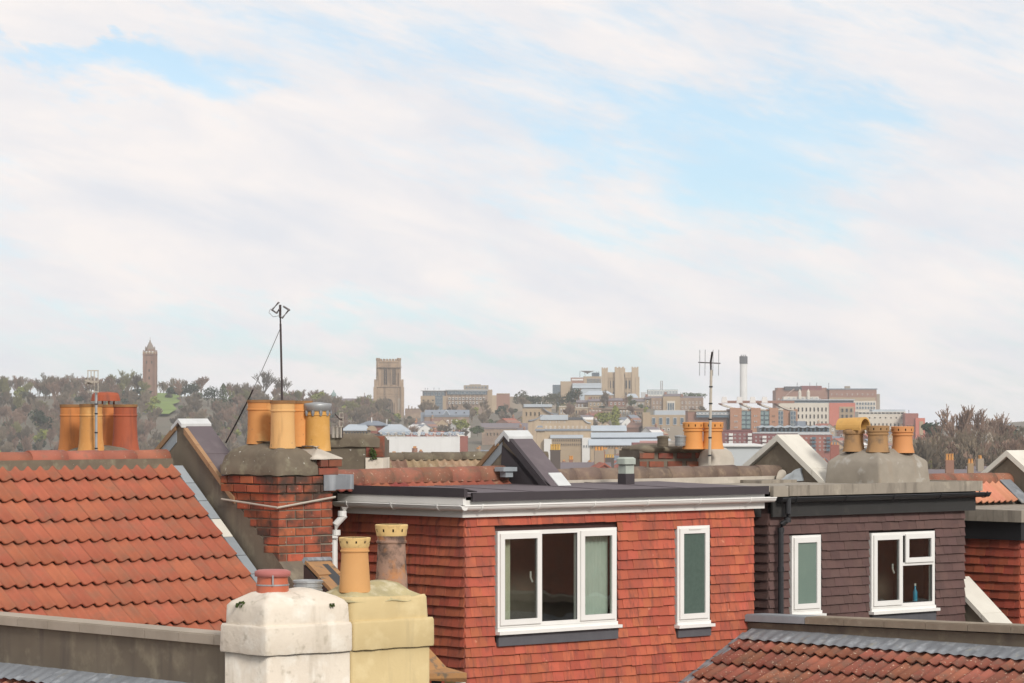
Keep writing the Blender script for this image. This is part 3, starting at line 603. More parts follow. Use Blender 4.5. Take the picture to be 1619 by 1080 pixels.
a0 = thing('tv_aerial', 'small grid aerial on a strapped pole in front of the far left clay pots', 'aerial', P(152, 714, 38.0))
g = G(); g.tube([P(152, 712, 38.05), P(152, 618, 38.05)], .016, 8); part('pole', g, M_galv, a0)
for y in (639, 654, 684, 709): g = G(); g.lathe(P(152, y, 38.05), [(.021,-.008),(.021,.008)], 8, capt=True); part('pole_clip', g, M_black, a0)
g = G()
for x in (139, 144, 149, 155): g.tube([P(x, 586, 38), P(x, 621, 38)], .006, 6)
for y in (586, 603, 620): g.tube([P(138, y, 38), P(156, y, 38)], .007, 6)
part('grid_reflector', g, M_pole, a0)
g = G(); g.obox(P(134, 603, 37.8), Vector((.14,.05,-.02)), Vector((0,.06,0)), UP*.022); g.tube([P(135,606,37.8), P(146,606,38)], .012, 6); part('feed_arm', g, mat('beige_plastic', (.42,.37,.31)), a0)

# ---- orange-tiled dormer with L-shaped plan
uK = u_at(735, VF); uE = u_at(1190, VF); vB = -.45; vG = v_at(531, uK-.165)
d1 = thing('dormer', 'flat-roofed dormer clad in orange hung tiles with white gutter and two white windows', 'dormer', F((uK+uE)/2, VF, -3.5))
zFa, zFb = -1.10, -1.215
def holed(u0, u1, v, th, z0, z1, hs):
    g = G(); us = sorted({u0, u1, *[h[0] for h in hs], *[h[1] for h in hs]}); zs = sorted({z0, z1, *[h[2] for h in hs], *[h[3] for h in hs]})
    for a, b in zip(us, us[1:]):
        for c, d in zip(zs, zs[1:]):
            if any(a >= h[0]-1e-6 and b <= h[1]+1e-6 and c >= h[2]-1e-6 and d <= h[3]+1e-6 for h in hs): continue
            fbox(g, a, b, v-th, v, c, d)
    return g
def win_rect(pxa, pxb, pya, pyb, v=VF):
    ua, ub = u_at(pxa, v), u_at(pxb, v); return ua, ub, z_at(pyb, ua, v), z_at(pya, ua, v)
W1 = win_rect(783, 971, 840, 993); W2 = win_rect(1067, 1118, 832, 983)
wl1 = part('wall', holed(uK+.02, uE-.02, VF-.02, .12, -6.0, -1.02, [(w[0]+.01, w[1]-.01, w[2]+.01, w[3]-.01) for w in (W1, W2)]), mat('wall_batten_dark', (0.07,0.035,0.03)), d1)
g = G(); fbox(g, uK+.02, uE-.02, -1.0, -.9, -6, -1.02); fbox(g, uE-.14, uE-.02, -.9, VF-.145, -6, -1.02); part('wall', g, M_hangO, d1)
gau = 0.112; ztop = zFb+0.01; me_o = hung_mesh('hung_tile_o', M_hangO)
holes = [(W1[0]-uK-.005, W1[1]-uK+.05, W1[2]-.17, W1[3]+.01), (W2[0]-uK-.005, W2[1]-uK+.05, W2[2]-.17, W2[3]+.01)]
itemsR = hung_rows(F(uK-.02, VF-.0, 0), T, -Dn, uE-uK+.02, ztop-25*gau, ztop, gau, holes)
itemsL = hung_rows(F(uK, vB-.25, 0), Dn, T, VF-vB+.25+.02, ztop-25*gau, ztop, gau, [])
inview = [i for i in itemsR if i[0] < 17]; rest = [i for i in itemsR if i[0] >= 17]
near = sorted(inview, key=lambda i: i[1].y)
# cut the wall tiles where the small lower roof meets the dormer
lay_hung(wl1, near+rest, T, -Dn, me_o, M_hangO, 300)
wl2 = part('cheek_wall', G().add([F(uK+.018, vB-.5, -6), F(uK+.018, VF-.03, -6), F(uK+.018, VF-.03, -1.1), F(uK+.018, vB-.5, -1.1)], [(0,1,2,3)]), M_hangR, d1)
lay_hung(wl2, sorted([i for i in itemsL if i[0] < 17], key=lambda i: -i[1].y)[::-1]+[i for i in itemsL if i[0] >= 17], Dn, T, hung_mesh('hung_tile_c', M_hangO), M_hangO, 210)
# opening behind the windows must not be solid: windows sit proud with their own rooms set in front of the core
def w_on(d, Wr, lights, mats, v=VF, **k):
    ua, ub, z0, z1 = Wr; o = F(ua, v+.03, z0); return window(d, o, T, Dn, ub-ua, z1-z0, lights, mats, **k), o
W = W1[1]-W1[0]; H = W1[3]-W1[2]
lw = [(.04, W*.345, .04, H-.04, 2), (W*.365, W*.665, .045, H-.045, 0), (W*.69, W-.04, .04, H-.04, 1)]
win1, o1 = w_on(d1, W1, lw, [M_glass]*3, apron=.13)
win1['label'] = 'wide white window with three lights and net curtains'
W_ = W2[1]-W2[0]; H_ = W2[3]-W2[2]
win2, o2 = w_on(d1, W2, [(.04, W_-.04, .04, H_-.04, 1)], [M_frost], apron=.11)
win2['label'] = 'narrow white window with frosted green glass'
g = G(); g.obox(o2+T*(W_*.5-.1)+UP*(H_-.045)+Dn*.036, T*.2, Dn*.008, UP*.012); part('trickle_vent', g, M_whited, win2)
curtain(win1, o1, T, -Dn, lw[2][0], lw[2][1], .02, H, M_curt, 9); curtain(win1, o1, T, -Dn, .04, W*.155, .02, H, M_curtY, 4)
# flat roof
g = G(); fz = -.955
g.add([F(uK-.10,VF+.10,fz),F(uE+.14,VF+.10,fz),F(uE+.14,.12,-.915),F(uK-.10,.12,-.915),F(uK-.10,VF+.10,fz-.03),F(uE+.14,VF+.10,fz-.03),F(uE+.14,.12,-.96),F(uK-.10,.12,-.96)],[(0,1,2,3),(4,5,6,7),(0,1,5,4),(1,2,6,5),(2,3,7,6),(3,0,4,7)])
fr1 = part('flat_roof', g, M_felt, d1)
for uu in (uK+1.1, uK+2.3, uK+3.5): g = G(); g.add([F(uu,VF+.1,fz+.001),F(uu+.03,VF+.1,fz+.001),F(uu+.03,.13,-.914),F(uu,.13,-.914),F(uu,VF+.1,fz+.006),F(uu+.03,VF+.1,fz+.006),F(uu+.03,.13,-.909),F(uu,.13,-.909)],[(0,1,2,3),(4,5,6,7),(0,1,5,4),(1,2,6,5),(2,3,7,6),(3,0,4,7)]); part('felt_lap', g, M_felt, fr1)
g = G(); fbox(g, uK-.0, uE+.145, VF+.101, VF+.135, fz-.085, fz+.012); part('felt_trim', g, M_feltD, fr1)
g = G(); fbox(g, uK-.15, uK-.101, vG, VF+.16, fz-.035, fz+.055); g.prism([F(uK-.15,vG,fz+.055),F(uK-.15,VF+.16,fz+.055),F(uK+.04,VF+.16,fz+.02),F(uK+.04,vG,fz+.02)],UP*.012); part('felt_trim', g, M_feltD, fr1)
g = G(); fbox(g, uK-.140, uK-.10, vG, VF+.13, fz-.12, fz-.036); part('fascia', g, M_whited, d1)
g = G(); fbox(g, uK-.06, uE+.13, VF+.045, VF+.075, zFb, fz-.07); part('fascia', g, M_whited, d1)
g = G(); fbox(g, uK-.10, uK-.06, vG, VF+.075, zFb, fz-.121); part('fascia', g, M_whited, d1)
g = G(); fbox(g, uK-.06, uE+.13, VF-.02, VF+.045, zFb+.002, zFb+.012); fbox(g, uK-.06, uK+.0, vG, VF-.021, zFb+.002, zFb+.012); part('soffit', g, M_whited, d1)
gutter(d1, F(uK-.17, VF+.135, -1.085), F(uE+.22, VF+.135, -1.085), .055, M_white, .86)
gutter(d1, F(uK-.165, vG, -1.085), F(uK-.165, VF+.19, -1.085), .055, M_white, .8)
dp = [F(uK-.165, vB-.05, -1.13), F(uK-.165, vB-.05, -1.24), F(uK-.10, vB-.02, -1.38), F(uK-.08, vB-.02, -1.50), F(uK-.05, vB-.05,-1.62)]
g = G(); vq = v_at(545, uK-.1)
DPD = F(u_at(535,.35),.35,0).y; g.tube([P(545,802,DPD),P(544,815,DPD),P(531,829,DPD),P(531,845,DPD),P(528,850,DPD),P(528,990,DPD)], .043, 10); part('downpipe', g, M_white, d1, smooth=False)
g = G(); g.tube([P(519,850,DPD-.06),P(534,850,DPD-.06)],.012,6); part('pipe_clip', g, M_white, d1)
for px in (541, 531.5): g = G(); g.lathe(P(px, 812 if px > 540 else 842, DPD), [(.05,-.03),(.05,.03)], 12, capt=True); part('pipe_socket', g, M_white, d1)
# vent box on the flat roof
vt = thing('roof_vent', 'small pale green boxed vent pipe standing on the flat roof', 'vent', F(u_at(990,.75), .75, -.93))
uv = u_at(990, .75); g = G(); fbox(g, uv-.075, uv+.075, .68, .82, -.93, -.80); part('felt_base', g, M_feltD, vt)
mg = mat('pale_green_paint', (.42,.46,.40), (.34,.37,.33), 8)
g = G(); fbox(g, uv-.07, uv+.07, .685, .815, -.80, -.70); part('shaft', g, mg, vt); g = G(); mound(g, uv-.095, uv+.095, .655, .845, [(-.69,.01),(-.685,0),(-.62,0),(-.60,.02)], n=2, amp=0); part('cap', g, mg, vt)
g = G(); fbox(g, uv-.06, uv+.06, .695, .805, -.70, -.69); part('neck', g, M_dark, vt)

# ---- main roofs behind the dormers
hC = thing('terraced_house', 'house whose mossy red ridge tiles run behind the orange dormer', 'house', F(2.6, -2, -11))
zC = -.83; g = G(); g.prism([F(.42,.0,zC-.03),F(.42,.10,zC-.03-.08),F(.42,-.5,zC-.2),F(.42,-.5,-9),F(.42,-3.5,-9),F(.42,-3.5,zC-.03-2.4)], T*(u2-.45)); rC = part('roof', g, M_mortarD, hC)
tB = roman_tile('roman_tile_b', 0.27, 0.28, 0.030, 0.018, 0.03, mat('aged_red_tile', (0.33,0.10,0.06), (0.22,0.08,0.055), 5, 0.6, 0.9, 0.004, 60, 0.35, 0.02, mottle=((0.36,0.25,0.15),5,0.58,0.72)))
thC = math.atan(.78); sC = Dn*math.cos(thC)-UP*math.sin(thC); nC = UP*math.cos(thC)+Dn*math.sin(thC)
roman_roof(rC, F(.44,0,zC)+sC*.24, T, -sC, nC, int((u2-.5)/.27), 1, .27, .25, tB)
ridge_run(rC, F(u2-.06-.45*9, 0, zC+.0), T, 9, .45, ridge_mesh('ridge_tile_b', .452, .125, M_ridgeB))
hD = thing('terraced_house', 'house whose brown ridge tiles run between dark felt gable and stone gable', 'house', F(7, -2, -11))
zD = -.865; g = G(); g.prism([F(u2+.46,.0,zD-.03),F(u2+.46,.5,zD-.42),F(u2+.46,.5,-9),F(u2+.46,-3.5,-9),F(u2+.46,-3.5,zD-2.4)], T*(u3-u2-.47)); rD = part('roof', g, M_mortarD, hD)
ridge_run(rD, F(u3-.02-.41*10, .02, zD+.0), T, 10, .41, ridge_mesh('ridge_tile_c', .412, .12, M_ridgeC))
g = G(); fbox(g, u2+.80, u3+.95, .13, .22, -1.0, -.885); part('cement_fillet', g, M_cementL, rD)
g = G(); fbox(g, u_at(1186,.4), u_at(1242,.4), .221, .60, -1.05, -.925); part('cement_ledge', g, M_band, rD)
# torn lead at the foot of stone gable 3
def crumple(u0, u1, v, z0, z1, amp=.03, nu=12, nz=8, topf=None):
    g = G()
    for j in range(nz+1):
        for i in range(nu+1):
            a = u0+(u1-u0)*i/nu; zt_ = z1 if not topf else topf(i/nu); z = z0+(zt_-z0)*j/nz
            g.v.append(F(a, v+noise.noise(Vector((a*9, z*9, 2)))*amp, z))
    k = nu+1; g.f = [(j*k+i, j*k+i+1, (j+1)*k+i+1, (j+1)*k+i) for j in range(nz) for i in range(nu)]; g.mi = [0]*len(g.f); g.pv = [0.0]*len(g.f); return g
part('lead_flashing', crumple(u_at(1242,.5), u_at(1300,.5), .42, -.95, -.62, .05, topf=lambda t: -.93+.15*math.sin(t*2.6)), M_leadL, w3, smooth=True)
part('lead_flashing', crumple(u_at(1232,.35), u_at(1250,.35), .30, -.95, -.62, .04, topf=lambda t: -.90+.10*math.sin(t*3.1)), M_cementL, w3, smooth=True)

# ---- brown dormer
uN = u_at(1215, 1.9); uN2 = u_at(1523, 1.9); VB = 1.9
d2 = thing('dormer', 'dormer clad in dark brown hung tiles with black gutter and two white windows', 'dormer', F((uN+uN2)/2, VB, -3.5))
W3 = win_rect(1248, 1294, 847, 967, VB); W4 = win_rect(1374, 1474, 843, 962, VB)
wb = part('wall', holed(uN+.02, uN2-.02, VB-.02, .12, -5, -1.1, [(w[0]+.01, w[1]-.01, w[2]+.01, w[3]-.01) for w in (W3, W4)]), mat('wall_dark_brown', (0.03,0.02,0.018)), d2)
g = G(); fbox(g, uN2-.14, uN2-.02, .5, VB-.145, -5, -1.1); part('wall', g, M_hangB, d2)
holes = [(a-uN-.005, b-uN+.05, c-(.05 if k == 0 else .17), d+.01) for k, (a, b, c, d) in enumerate((W3, W4))]
ztb = -1.32; me_b = hung_mesh('hung_tile_b', M_hangB)
it = hung_rows(F(uN-.02, VB, 0), T, -Dn, uN2-uN+.02, ztb-17*gau, ztb, gau, holes)
lay_hung(wb, it, T, -Dn, me_b, M_hangB, 300, key=lambda i: i[0])
wb2 = part('cheek_wall', G().add([F(uN+.018, .5, -5), F(uN+.018, VB-.03, -5), F(uN+.018, VB-.03, -1.1), F(uN+.018, .5, -1.1)], [(0,1,2,3)]), M_hangB, d2)
lay_hung(wb2, hung_rows(F(uN, 1.2, 0), Dn, T, VB-1.2+.02, ztb-15*gau, ztb, gau, []), Dn, T, me_b, M_hangB, 300)
Wa = W3[1]-W3[0]; Ha = W3[3]-W3[2]; Wb = W4[1]-W4[0]; Hb = W4[3]-W4[2]
win3, o3 = w_on(d2, W3, [(.04, Wa-.04, .04, Ha-.04, 1)], [M_frost2], v=VB); win3['label'] = 'narrow white window with plain green glass'
win4, o4 = w_on(d2, W4, [(.04, Wb*.46, .04, Hb-.04, 2), (Wb*.53, Wb-.04, Hb*.60, Hb-.04, 1), (Wb*.50, Wb-.05, .045, Hb*.55, 0)], [M_glass]*3, v=VB, apron=.14); win4['label'] = 'white window of one tall light and two stacked lights'
bt = thing('bottle', 'bright blue bottle standing inside the brown dormer window, on its sill', 'bottle', o4+T*(Wb*.80)-Dn*.10+UP*.03)
g = G(); g.lathe(o4+T*(Wb*.80)-Dn*.11+UP*.045, [(.028,0),(.030,.01),(.030,.12),(.012,.16),(.012,.20)], 14, capt=True); part('body', g, mat('blue_liquid', (0.02,0.38,0.62), rough=.2, spec=.6), bt, smooth=True)
g = G(); g.lathe(o4+T*(Wb*.80)-Dn*.11+UP*.245, [(.014,0),(.014,.03)], 10, capt=True); part('cap', g, M_white, bt)
g = G(); g.obox(o4+T*.05-Dn*.5+UP*.0, T*(Wb*.5), -Dn*.02, UP*(Hb*.42)); part('green_screen', g, mat('green_cloth', (.04,.085,.03)), win4)
g = G(); g.obox(o4+T*.05-Dn*.6+UP*(Hb*.66), T*(Wb*.5), -Dn*.02, UP*(Hb*.38)); part('blind', g, mat('olive_blind', (.17,.14,.06)), win4)
g = G(); fbox(g, uN-.20, uN2+.14, .22, VB+.12, -1.02, -.965); frb = part('flat_roof', g, M_cement, d2)
nb = 4; L = uN2+.16-(uN+.0)
for i in range(3): g = G(); a = uN+.0+L*(0, .0, .52)[i]; b = uN+L*(0, .52, 1)[i]
g = G(); fbox(g, uN+.17, uN2+.16, VB+.121, VB+.19, -1.075, -.945); part('concrete_edge', g, M_band, frb)
g = G(); fbox(g, uN-.10, uN+.165, VB+.121, VB+.18, -1.08, -.95); part('concrete_edge', g, M_cement, frb)
g = G(); fbox(g, uN2+.14, uN2+.20, .3, VB+.12, -1.08, -.947); part('concrete_edge', g, M_band, frb)
gutter(d2, F(uN+.02, VB+.16, -1.10), F(uN2+.30, VB+.16, -1.10), .055, M_black, .9)
g = G(); fbox(g, uN-.02, uN2+.14, VB+.06, VB+.09, ztb-.01, -1.08); fbox(g, uN2+.11, uN2+.14, .3, VB+.059, ztb-.01, -1.08); part('fascia', g, M_blackB, d2)
g = G(); fbox(g, uN-.30, uN-.02, VB-.5, VB-.1, ztb-.01, -1.05); part('fascia', g, M_blackB, d2)
Dp = F(uN+.1, VB+.15, 0).y
g = G(); g.tube([P(1246,787,Dp),P(1246,812,Dp),P(1244,823,Dp),P(1236,829,Dp),P(1234.5,836,Dp),P(1234.5,985,Dp)], .036, 10); part('downpipe', g, M_black, d2)
for y in (822, 838, 900): g = G(); g.lathe(P(1245 if y < 830 else 1234.5, y, Dp), [(.043,-.03),(.043,.03)], 12, capt=True); part('pipe_socket', g, M_black, d2)

# ---- cement chimney block with three pots on party wall 3
c3 = thing('chimney_stack', 'grey cement-rendered chimney with three clay pots, one barrel-cowled, on the brown dormer roof', 'chimney', F(u3+.4, 1.2, -4))
v3 = v_at(1391, u3-.02); v3b = v_at(1303, u3-.02); uR3 = u_at(1472, v3)
z3 = -.955
g = G(); mound(g, u3-.02, uR3, v3b, v3, [(z3-.1,0),(z3,0),(z3+.12,.01),(z3+.25,.02),(z3+.285,.035),(z3+.36,.12),(z3+.41,.21),(z3+.43,.27)], amp=.022, rad=.035, seed=4, sc_=4.0); part('cement_cap', g, M_cement, c3, smooth=True)
CROWN = [(0.155,0),(0.142,0.05),(0.130,0.12),(0.126,0.235),(0.141,0.243),(0.141,0.262),(0.130,0.268),(0.130,0.278),(0.145,0.285),(0.147,0.305),(0.147,0.335),(0.149,0.36),(0.136,0.366)]
pB, uB = pot_at(1388, 715, v3-.30, c3, CROWN, M_potS, h=.93, skip=(9,), w=1.0)
pC, uC = pot_at(1427, 716, v3-.22, c3, CROWN, mat('salmon_clay_pot', (0.60,0.28,0.115), (0.54,0.235,0.09), 3, .6, .75, .002, 60), h=.93, skip=(9,), w=1.0)
pA_, uA = pot_at(1350, 714, v3b+.30, c3, [(r, z) for r, z in CROWN[:9]], M_potS, h=1.0, w=.95)
cA = F(uA, v3b+.30, z_at(714, uA, v3b+.30)+.31)
g = G(); bx = (Dn*.85+T*.52).normalized(); bx = Vector((.995,-.10,0)).normalized(); sx = UP.cross(bx); n = 14
def arc2(p, r): return [p+sx*r*math.cos(R(-15)+i*R(210)/n)+UP*r*math.sin(R(-15)+i*R(210)/n) for i in range(n+1)]
bx = (Vector((.80,-.60,0))).normalized(); sx = UP.cross(bx)
a_, b_ = cA-bx*.20, cA+bx*.17; k = n+1
g.add(arc2(a_, .12)+arc2(b_, .135)+arc2(a_, .10)+arc2(b_, .112), [(i, i+1, k+i+1, k+i) for i in range(n)]+[(2*k+i, 2*k+i+1, 3*k+i+1, 3*k+i) for i in range(n)]+[(i, i+1, 2*k+i+1, 2*k+i) for i in range(n)]+[(k+i, k+i+1, 3*k+i+1, 3*k+i) for i in range(n)], 0)
g.prism(arc2(a_+bx*.01, .10), bx*.02, 0); part('barrel_cowl', g, mat('yellow_half_pipe', (0.64,0.38,0.12), (0.52,0.29,0.09), 5, .6, .75, .003, 50, mottle=((0.38,0.24,0.10),7,.55,.75)), c3, smooth=False)
g = G(); g.lathe(cA+UP*(-.05), [(.14,-.03),(.145,0),(.13,.03)], 24, capt=True); part('cowl_seat', g, M_potS, c3)
# ---- rough brick stack with two holed pots, behind the brown ridge
c2 = thing('chimney_stack', 'crumbling brick chimney with two orange holed pots and two metal cowls', 'chimney', P(1090, 800, 44))
D2 = 43.5
def F2(a, b, z): return P(1068, 0, D2)*1.0-UP*P(1068,0,D2).z+T*a+Dn*b+UP*z
zb2 = (HZ-742)*D2/FOC
g = G()
A2 = P(1070, 0, D2); A2.z = 0
px2 = 5000/D2
# two faces: long side towards camera-left, pale rendered block on the right
o2_ = P(1012, 0, D2+.2); o2_.z = 0; X2 = Vector((.93, .37, 0)).normalized(); I2 = Vector((-X2.y, X2.x, 0))
g = G(); g.obox(o2_+UP*(zb2-1)+I2*.02, X2*1.0, I2*.70, UP*1.25); part('core', g, M_mortarD, c2)
bricks(c2, o2_+UP*(zb2-.33), X2, I2, 1.0, 0, 5, M_brick2, bh=.105, bl=.27, mm='brick_r')
def FX(a, b, z): return o2_+X2*a+I2*b+UP*z
g = G(); mound(g, .0, 1.0, -.04, .75, [(zb2+.23,.04),(zb2+.26,.01),(zb2+.285,.02),(zb2+.32,.12),(zb2+.35,.24)], amp=.02, rad=.06, fr=FX, seed=3); part('cement_cap', g, M_stone, c2, smooth=True)
g = G(); mound(g, .88, 1.42, -.10, .80, [(zb2-.5,0),(zb2+.14,0),(zb2+.24,.03),(zb2+.29,.10),(zb2+.32,.2)], amp=.03, rad=.09, fr=FX, seed=9); part('cement_block', g, M_cementL, c2, smooth=True)
g = G(); mound(g, .35, 1.25, -.02, .75, [(zb2+.25,.02),(zb2+.33,.08),(zb2+.38,.24)], amp=.02, rad=.1, fr=FX, seed=5); part('pale_cement_cap', g, M_cementL, c2, smooth=True)
M_salm = mat('bright_orange_pot', (0.66,0.30,0.09), (0.60,0.25,0.075), 3, .6, .7, .001, 60)
for px in (1096, 1127): pot(c2, P(px, 710, D2+.25), [(r*1.0, z*1.02) for r, z in CROWN], M_salm, skip=(9,))
for px, m in ((1048, M_stone), (1076, M_galv)):
    g = G(); pr = []
    for i in range(6): pr += [(.072, i*.02), (.078, i*.02+.006), (.078, i*.02+.014)]
    g.lathe(P(px, 706 if px < 1060 else 705, D2+.2), pr+[(.085,.125),(.085,.14),(.03,.15)], 18, capt=True); part('metal_cowl', g, m, c2)
a2 = thing('tv_aerial', 'slim pale pole with small crossed aerial, in front of the two orange holed pots', 'aerial', P(1123, 745, 41))
Da = 41.2
g = G(); g.tube([P(1121.5,748,Da), P(1124.5,585,Da)], .020, 8, r2=.017); part('pole', g, M_pole, a2)
for y in (611.5, 638, 663, 692, 720): g = G(); g.lathe(P(1121.5+3*(748-y)/163, y, Da), [(.025,-.009),(.025,.009)], 8, capt=True); part('pole_clip', g, M_black, a2)
g = G(); g.tube([P(1124,588,Da), P(1123.8,572,Da), P(1126,557,Da-.2)], .013, 6); part('bracket', g, M_dark, a2)
g = G(); g.tube([P(1104.5,573,Da), P(1138.5,574.5,Da+.3)], .008, 6); part('boom', g, M_dark, a2)
for i, x in enumerate((1106.5, 1115, 1127.5, 1136.5)): g = G(); g.tube([P(x,553,Da), P(x-.5,594,Da)], .0045, 5); part('element', g, M_galv, a2)

# ---- far right red dormer (only its cheek shows) and roof above
uE1 = u_at(1612, 2.0)
d3 = thing('dormer', 'dark red tile-hung dormer with concrete edge and black fascia at the right edge', 'dormer', F(uE1+1, 1.5, -4))
g = G(); fbox(g, uE1+.02, uE1+2.5, -.4, 2.0-.02, -6, -1.45); we = part('wall', g, mat('wall_dark_red', (0.06,0.03,0.025)), d3)
ite = hung_rows(F(uE1, -.3, 0), Dn, T, 2.3+.02, -1.74-15*gau, -1.74, gau, [])
M_hangE = mat('red_hung_tile', (0.42,0.095,0.050), (0.30,0.075,0.045), 2.5, 0.6, 0.8, 0.002, 90, 0.2, 0.006, streak=((0.16,0.06,0.045),7,0.52,0.8))
me_e = hung_mesh('hung_tile_e', M_hangE)
lay_hung(we, ite, Dn, T, me_e, M_hangE, 300)
it = hung_rows(F(uE1-.02, 2.0, 0), T, -Dn, 1.2, -1.74-15*gau, -1.74, gau, []); lay_hung(we, it, T, -Dn, me_e, M_hangE, 300)
g = G(); fbox(g, uE1-.09, uE1-.05, -.4, 2.1, -1.74, -1.50); fbox(g, uE1-.05, uE1+2.4, 2.06, 2.1, -1.74, -1.50); part('fascia', g, M_black, d3)
g = G(); fbox(g, uE1-.16, uE1+2.5, -.4, 2.16, -1.50, -1.345); part('concrete_edge', g, M_band, d3)
hE = thing('terraced_house', 'house with the pinkish tiled roof strip beside the right stone gable', 'house', F(u4-1.5, -2, -11))
g = G(); zE = -1.0; g.prism([F(u4-3.2,0,zE-.03),F(u4-3.2,.46,zE-.43),F(u4-3.2,.46,-9),F(u4-3.2,-3.5,-9),F(u4-3.2,-3.5,zE-2.5)], T*3.2); rE = part('roof', g, M_mortarD, hE)
M_pink = mat('pinkish_roof_tile', (0.60,0.27,0.17), (0.50,0.21,0.13), 4, .5, .85, .003, 60, .08, .005)
tE = roman_tile('roman_tile_e', .26, .62, .034, .018, .02, M_pink)
roman_roof(rE, F(u4-.26*9-.30, 0, zE+.01)+sC*.53, T, -sC, nC, 9, 1, .26, .5, tE)
ridge_run(rE, F(u4-.45*5+.15, -.02, zE-.03), T, 5, .45, ridge_mesh('ridge_tile_e', .452, .12, M_ridgeB))
g = G(); g.obox(F(u4-.26,0,zE+.05)+sC*.0, T*.24, sC*.62, nC*.015); part('lead_valley', g, M_lead, rE)
# white stone coping coming down in front of the red dormer
w5 = thing('party_wall', 'sloping white stone coping between the brown dormer and the red dormer', 'parapet wall', F(uN2+.1, 2.5, -5))
uw = uN2+.03; vs0 = 1.62; zw = z_at(913, uw, vs0)
g = G(); g.prism([F(uw+.03,vs0,zw-.06),F(uw+.03,vs0+2.4,zw-.06-.80*2.4),F(uw+.03,vs0+2.4,-6),F(uw+.03,vs0,-6)], T*.30); part('wall', g, M_render, w5)
for i in range(4):
    g = G(); a = vs0+i*.56; b = a+.552; zz = lambda v: zw-.80*(v-vs0)
    g.prism([F(uw,a,zz(a)),F(uw,b,zz(b)),F(uw,b,zz(b)-.07),F(uw,a,zz(a)-.07)], T*.42); part('coping_stone', g, M_coping, w5)

# ---- lower right roof (rear wing) with coped parapet
hF = thing('rear_wing', 'low rear wing with weathered red tiled roof at the bottom right corner', 'house', F(uE+.3, 4, -11))
uF = u_at(1183, VF+.04); zF0 = z_at(971, uF, VF+.04)
tF_ = .50; thF = math.atan(tF_); slF = (-T*math.cos(thF)-UP*math.sin(thF)); NF = (UP*math.cos(thF)-T*math.sin(thF))
Lf = 5.6; zl = zF0-.24
wf = thing('party_wall', 'long low parapet with brown concrete coping crossing the bottom right', 'parapet wall', F(uF, 4, -6))
rise = .10
g = G(); g.prism([F(uF,VF+.03,-6),F(uF,VF+Lf,-6),F(uF,VF+Lf,zF0-.10+rise),F(uF,VF+.03,zF0-.10)], T*.24); part('wall', g, M_render, wf)
for i in range(9):
    a = VF+.03+i*.62 + (.36 if i else 0); b = VF+.03+(i+1)*.62+.36-.008; z_ = lambda v: zF0+rise*(v-VF)/Lf
    g = G(); g.prism([F(uF-.05,a,z_(a)-.085),F(uF-.05,b,z_(b)-.085),F(uF-.05,b,z_(b)-.01),F(uF-.05,a,z_(a)-.01)], T*.34)
    g.prism([F(uF-.03,a,z_(a)-.0099),F(uF-.03,b,z_(b)-.0099),F(uF-.03,b,z_(b)),F(uF-.03,a,z_(a))], T*.30)
    part('coping_stone', g, M_leadL if i == 0 else M_copingB, wf)
g = G(); nseg = 60; zr = zl-.02
def wavy(org, X, Yd, N, L, w0, w1, amp, pitch, nseg):   # lead dressed over the tile rolls
    g = G(); n = 5
    for j in range(n+1):
        t = j/n
        for i in range(nseg+1):
            x = L*i/nseg; s = (0.5+0.5*math.cos(math.tau*x/pitch))*amp*t
            g.v.append(org+X*x+Yd*(w0+(w1-w0)*t)+N*(s+.012+noise.noise(Vector((x*5, t*3, 1)))*.006))
    k = nseg+1; g.f = [(j*k+i, j*k+i+1, (j+1)*k+i+1, (j+1)*k+i) for j in range(n) for i in range(nseg)]; g.mi = [0]*len(g.f); g.pv = [0.0]*len(g.f); return g
rF = G(); oF = F(uF-.01, VF+.10, zr)
rF.add([oF+UP*0, oF+Dn*Lf, oF+Dn*Lf+slF*4.2, oF+slF*4.2, oF-UP*4, oF+Dn*Lf-UP*4, oF+Dn*Lf+slF*4.2-UP*4, oF+slF*4.2-UP*4], [(0,1,2,3),(4,5,6,7),(0,1,5,4),(1,2,6,5),(2,3,7,6),(3,0,4,7)])
roofF = part('roof', rF, M_mortarD, hF)
wF = .345; gF = .345; nrF = 12; ncF = 16
tFm = roman_tile('roman_tile_f', wF, .42, .040, .014, .046, M_tileF)
roman_roof(roofF, F(uF-.02, VF+.12, zr+.01)+slF*(gF*nrF+.06), Dn, -slF, NF, ncF, nrF, wF, gF, tFm)
part('lead_flashing', wavy(F(uF-.02, VF+.10, zr+.072), Dn, slF, NF, Lf-.1, -.03, .24, .018, wF/2, 360), M_lead, roofF, smooth=True)
for i in range(14):
    o = F(uF-.02, VF-.01, zr+.0)+slF*(.04+i*.30)+NF*.05; g = G(); g.obox(o, Dn*.15, slF*.285, NF*.02); g.obox(o+NF*.0, -Dn*.0+Dn*.022, slF*.27, NF*.085); part('lead_soaker', g, M_lead, roofF)

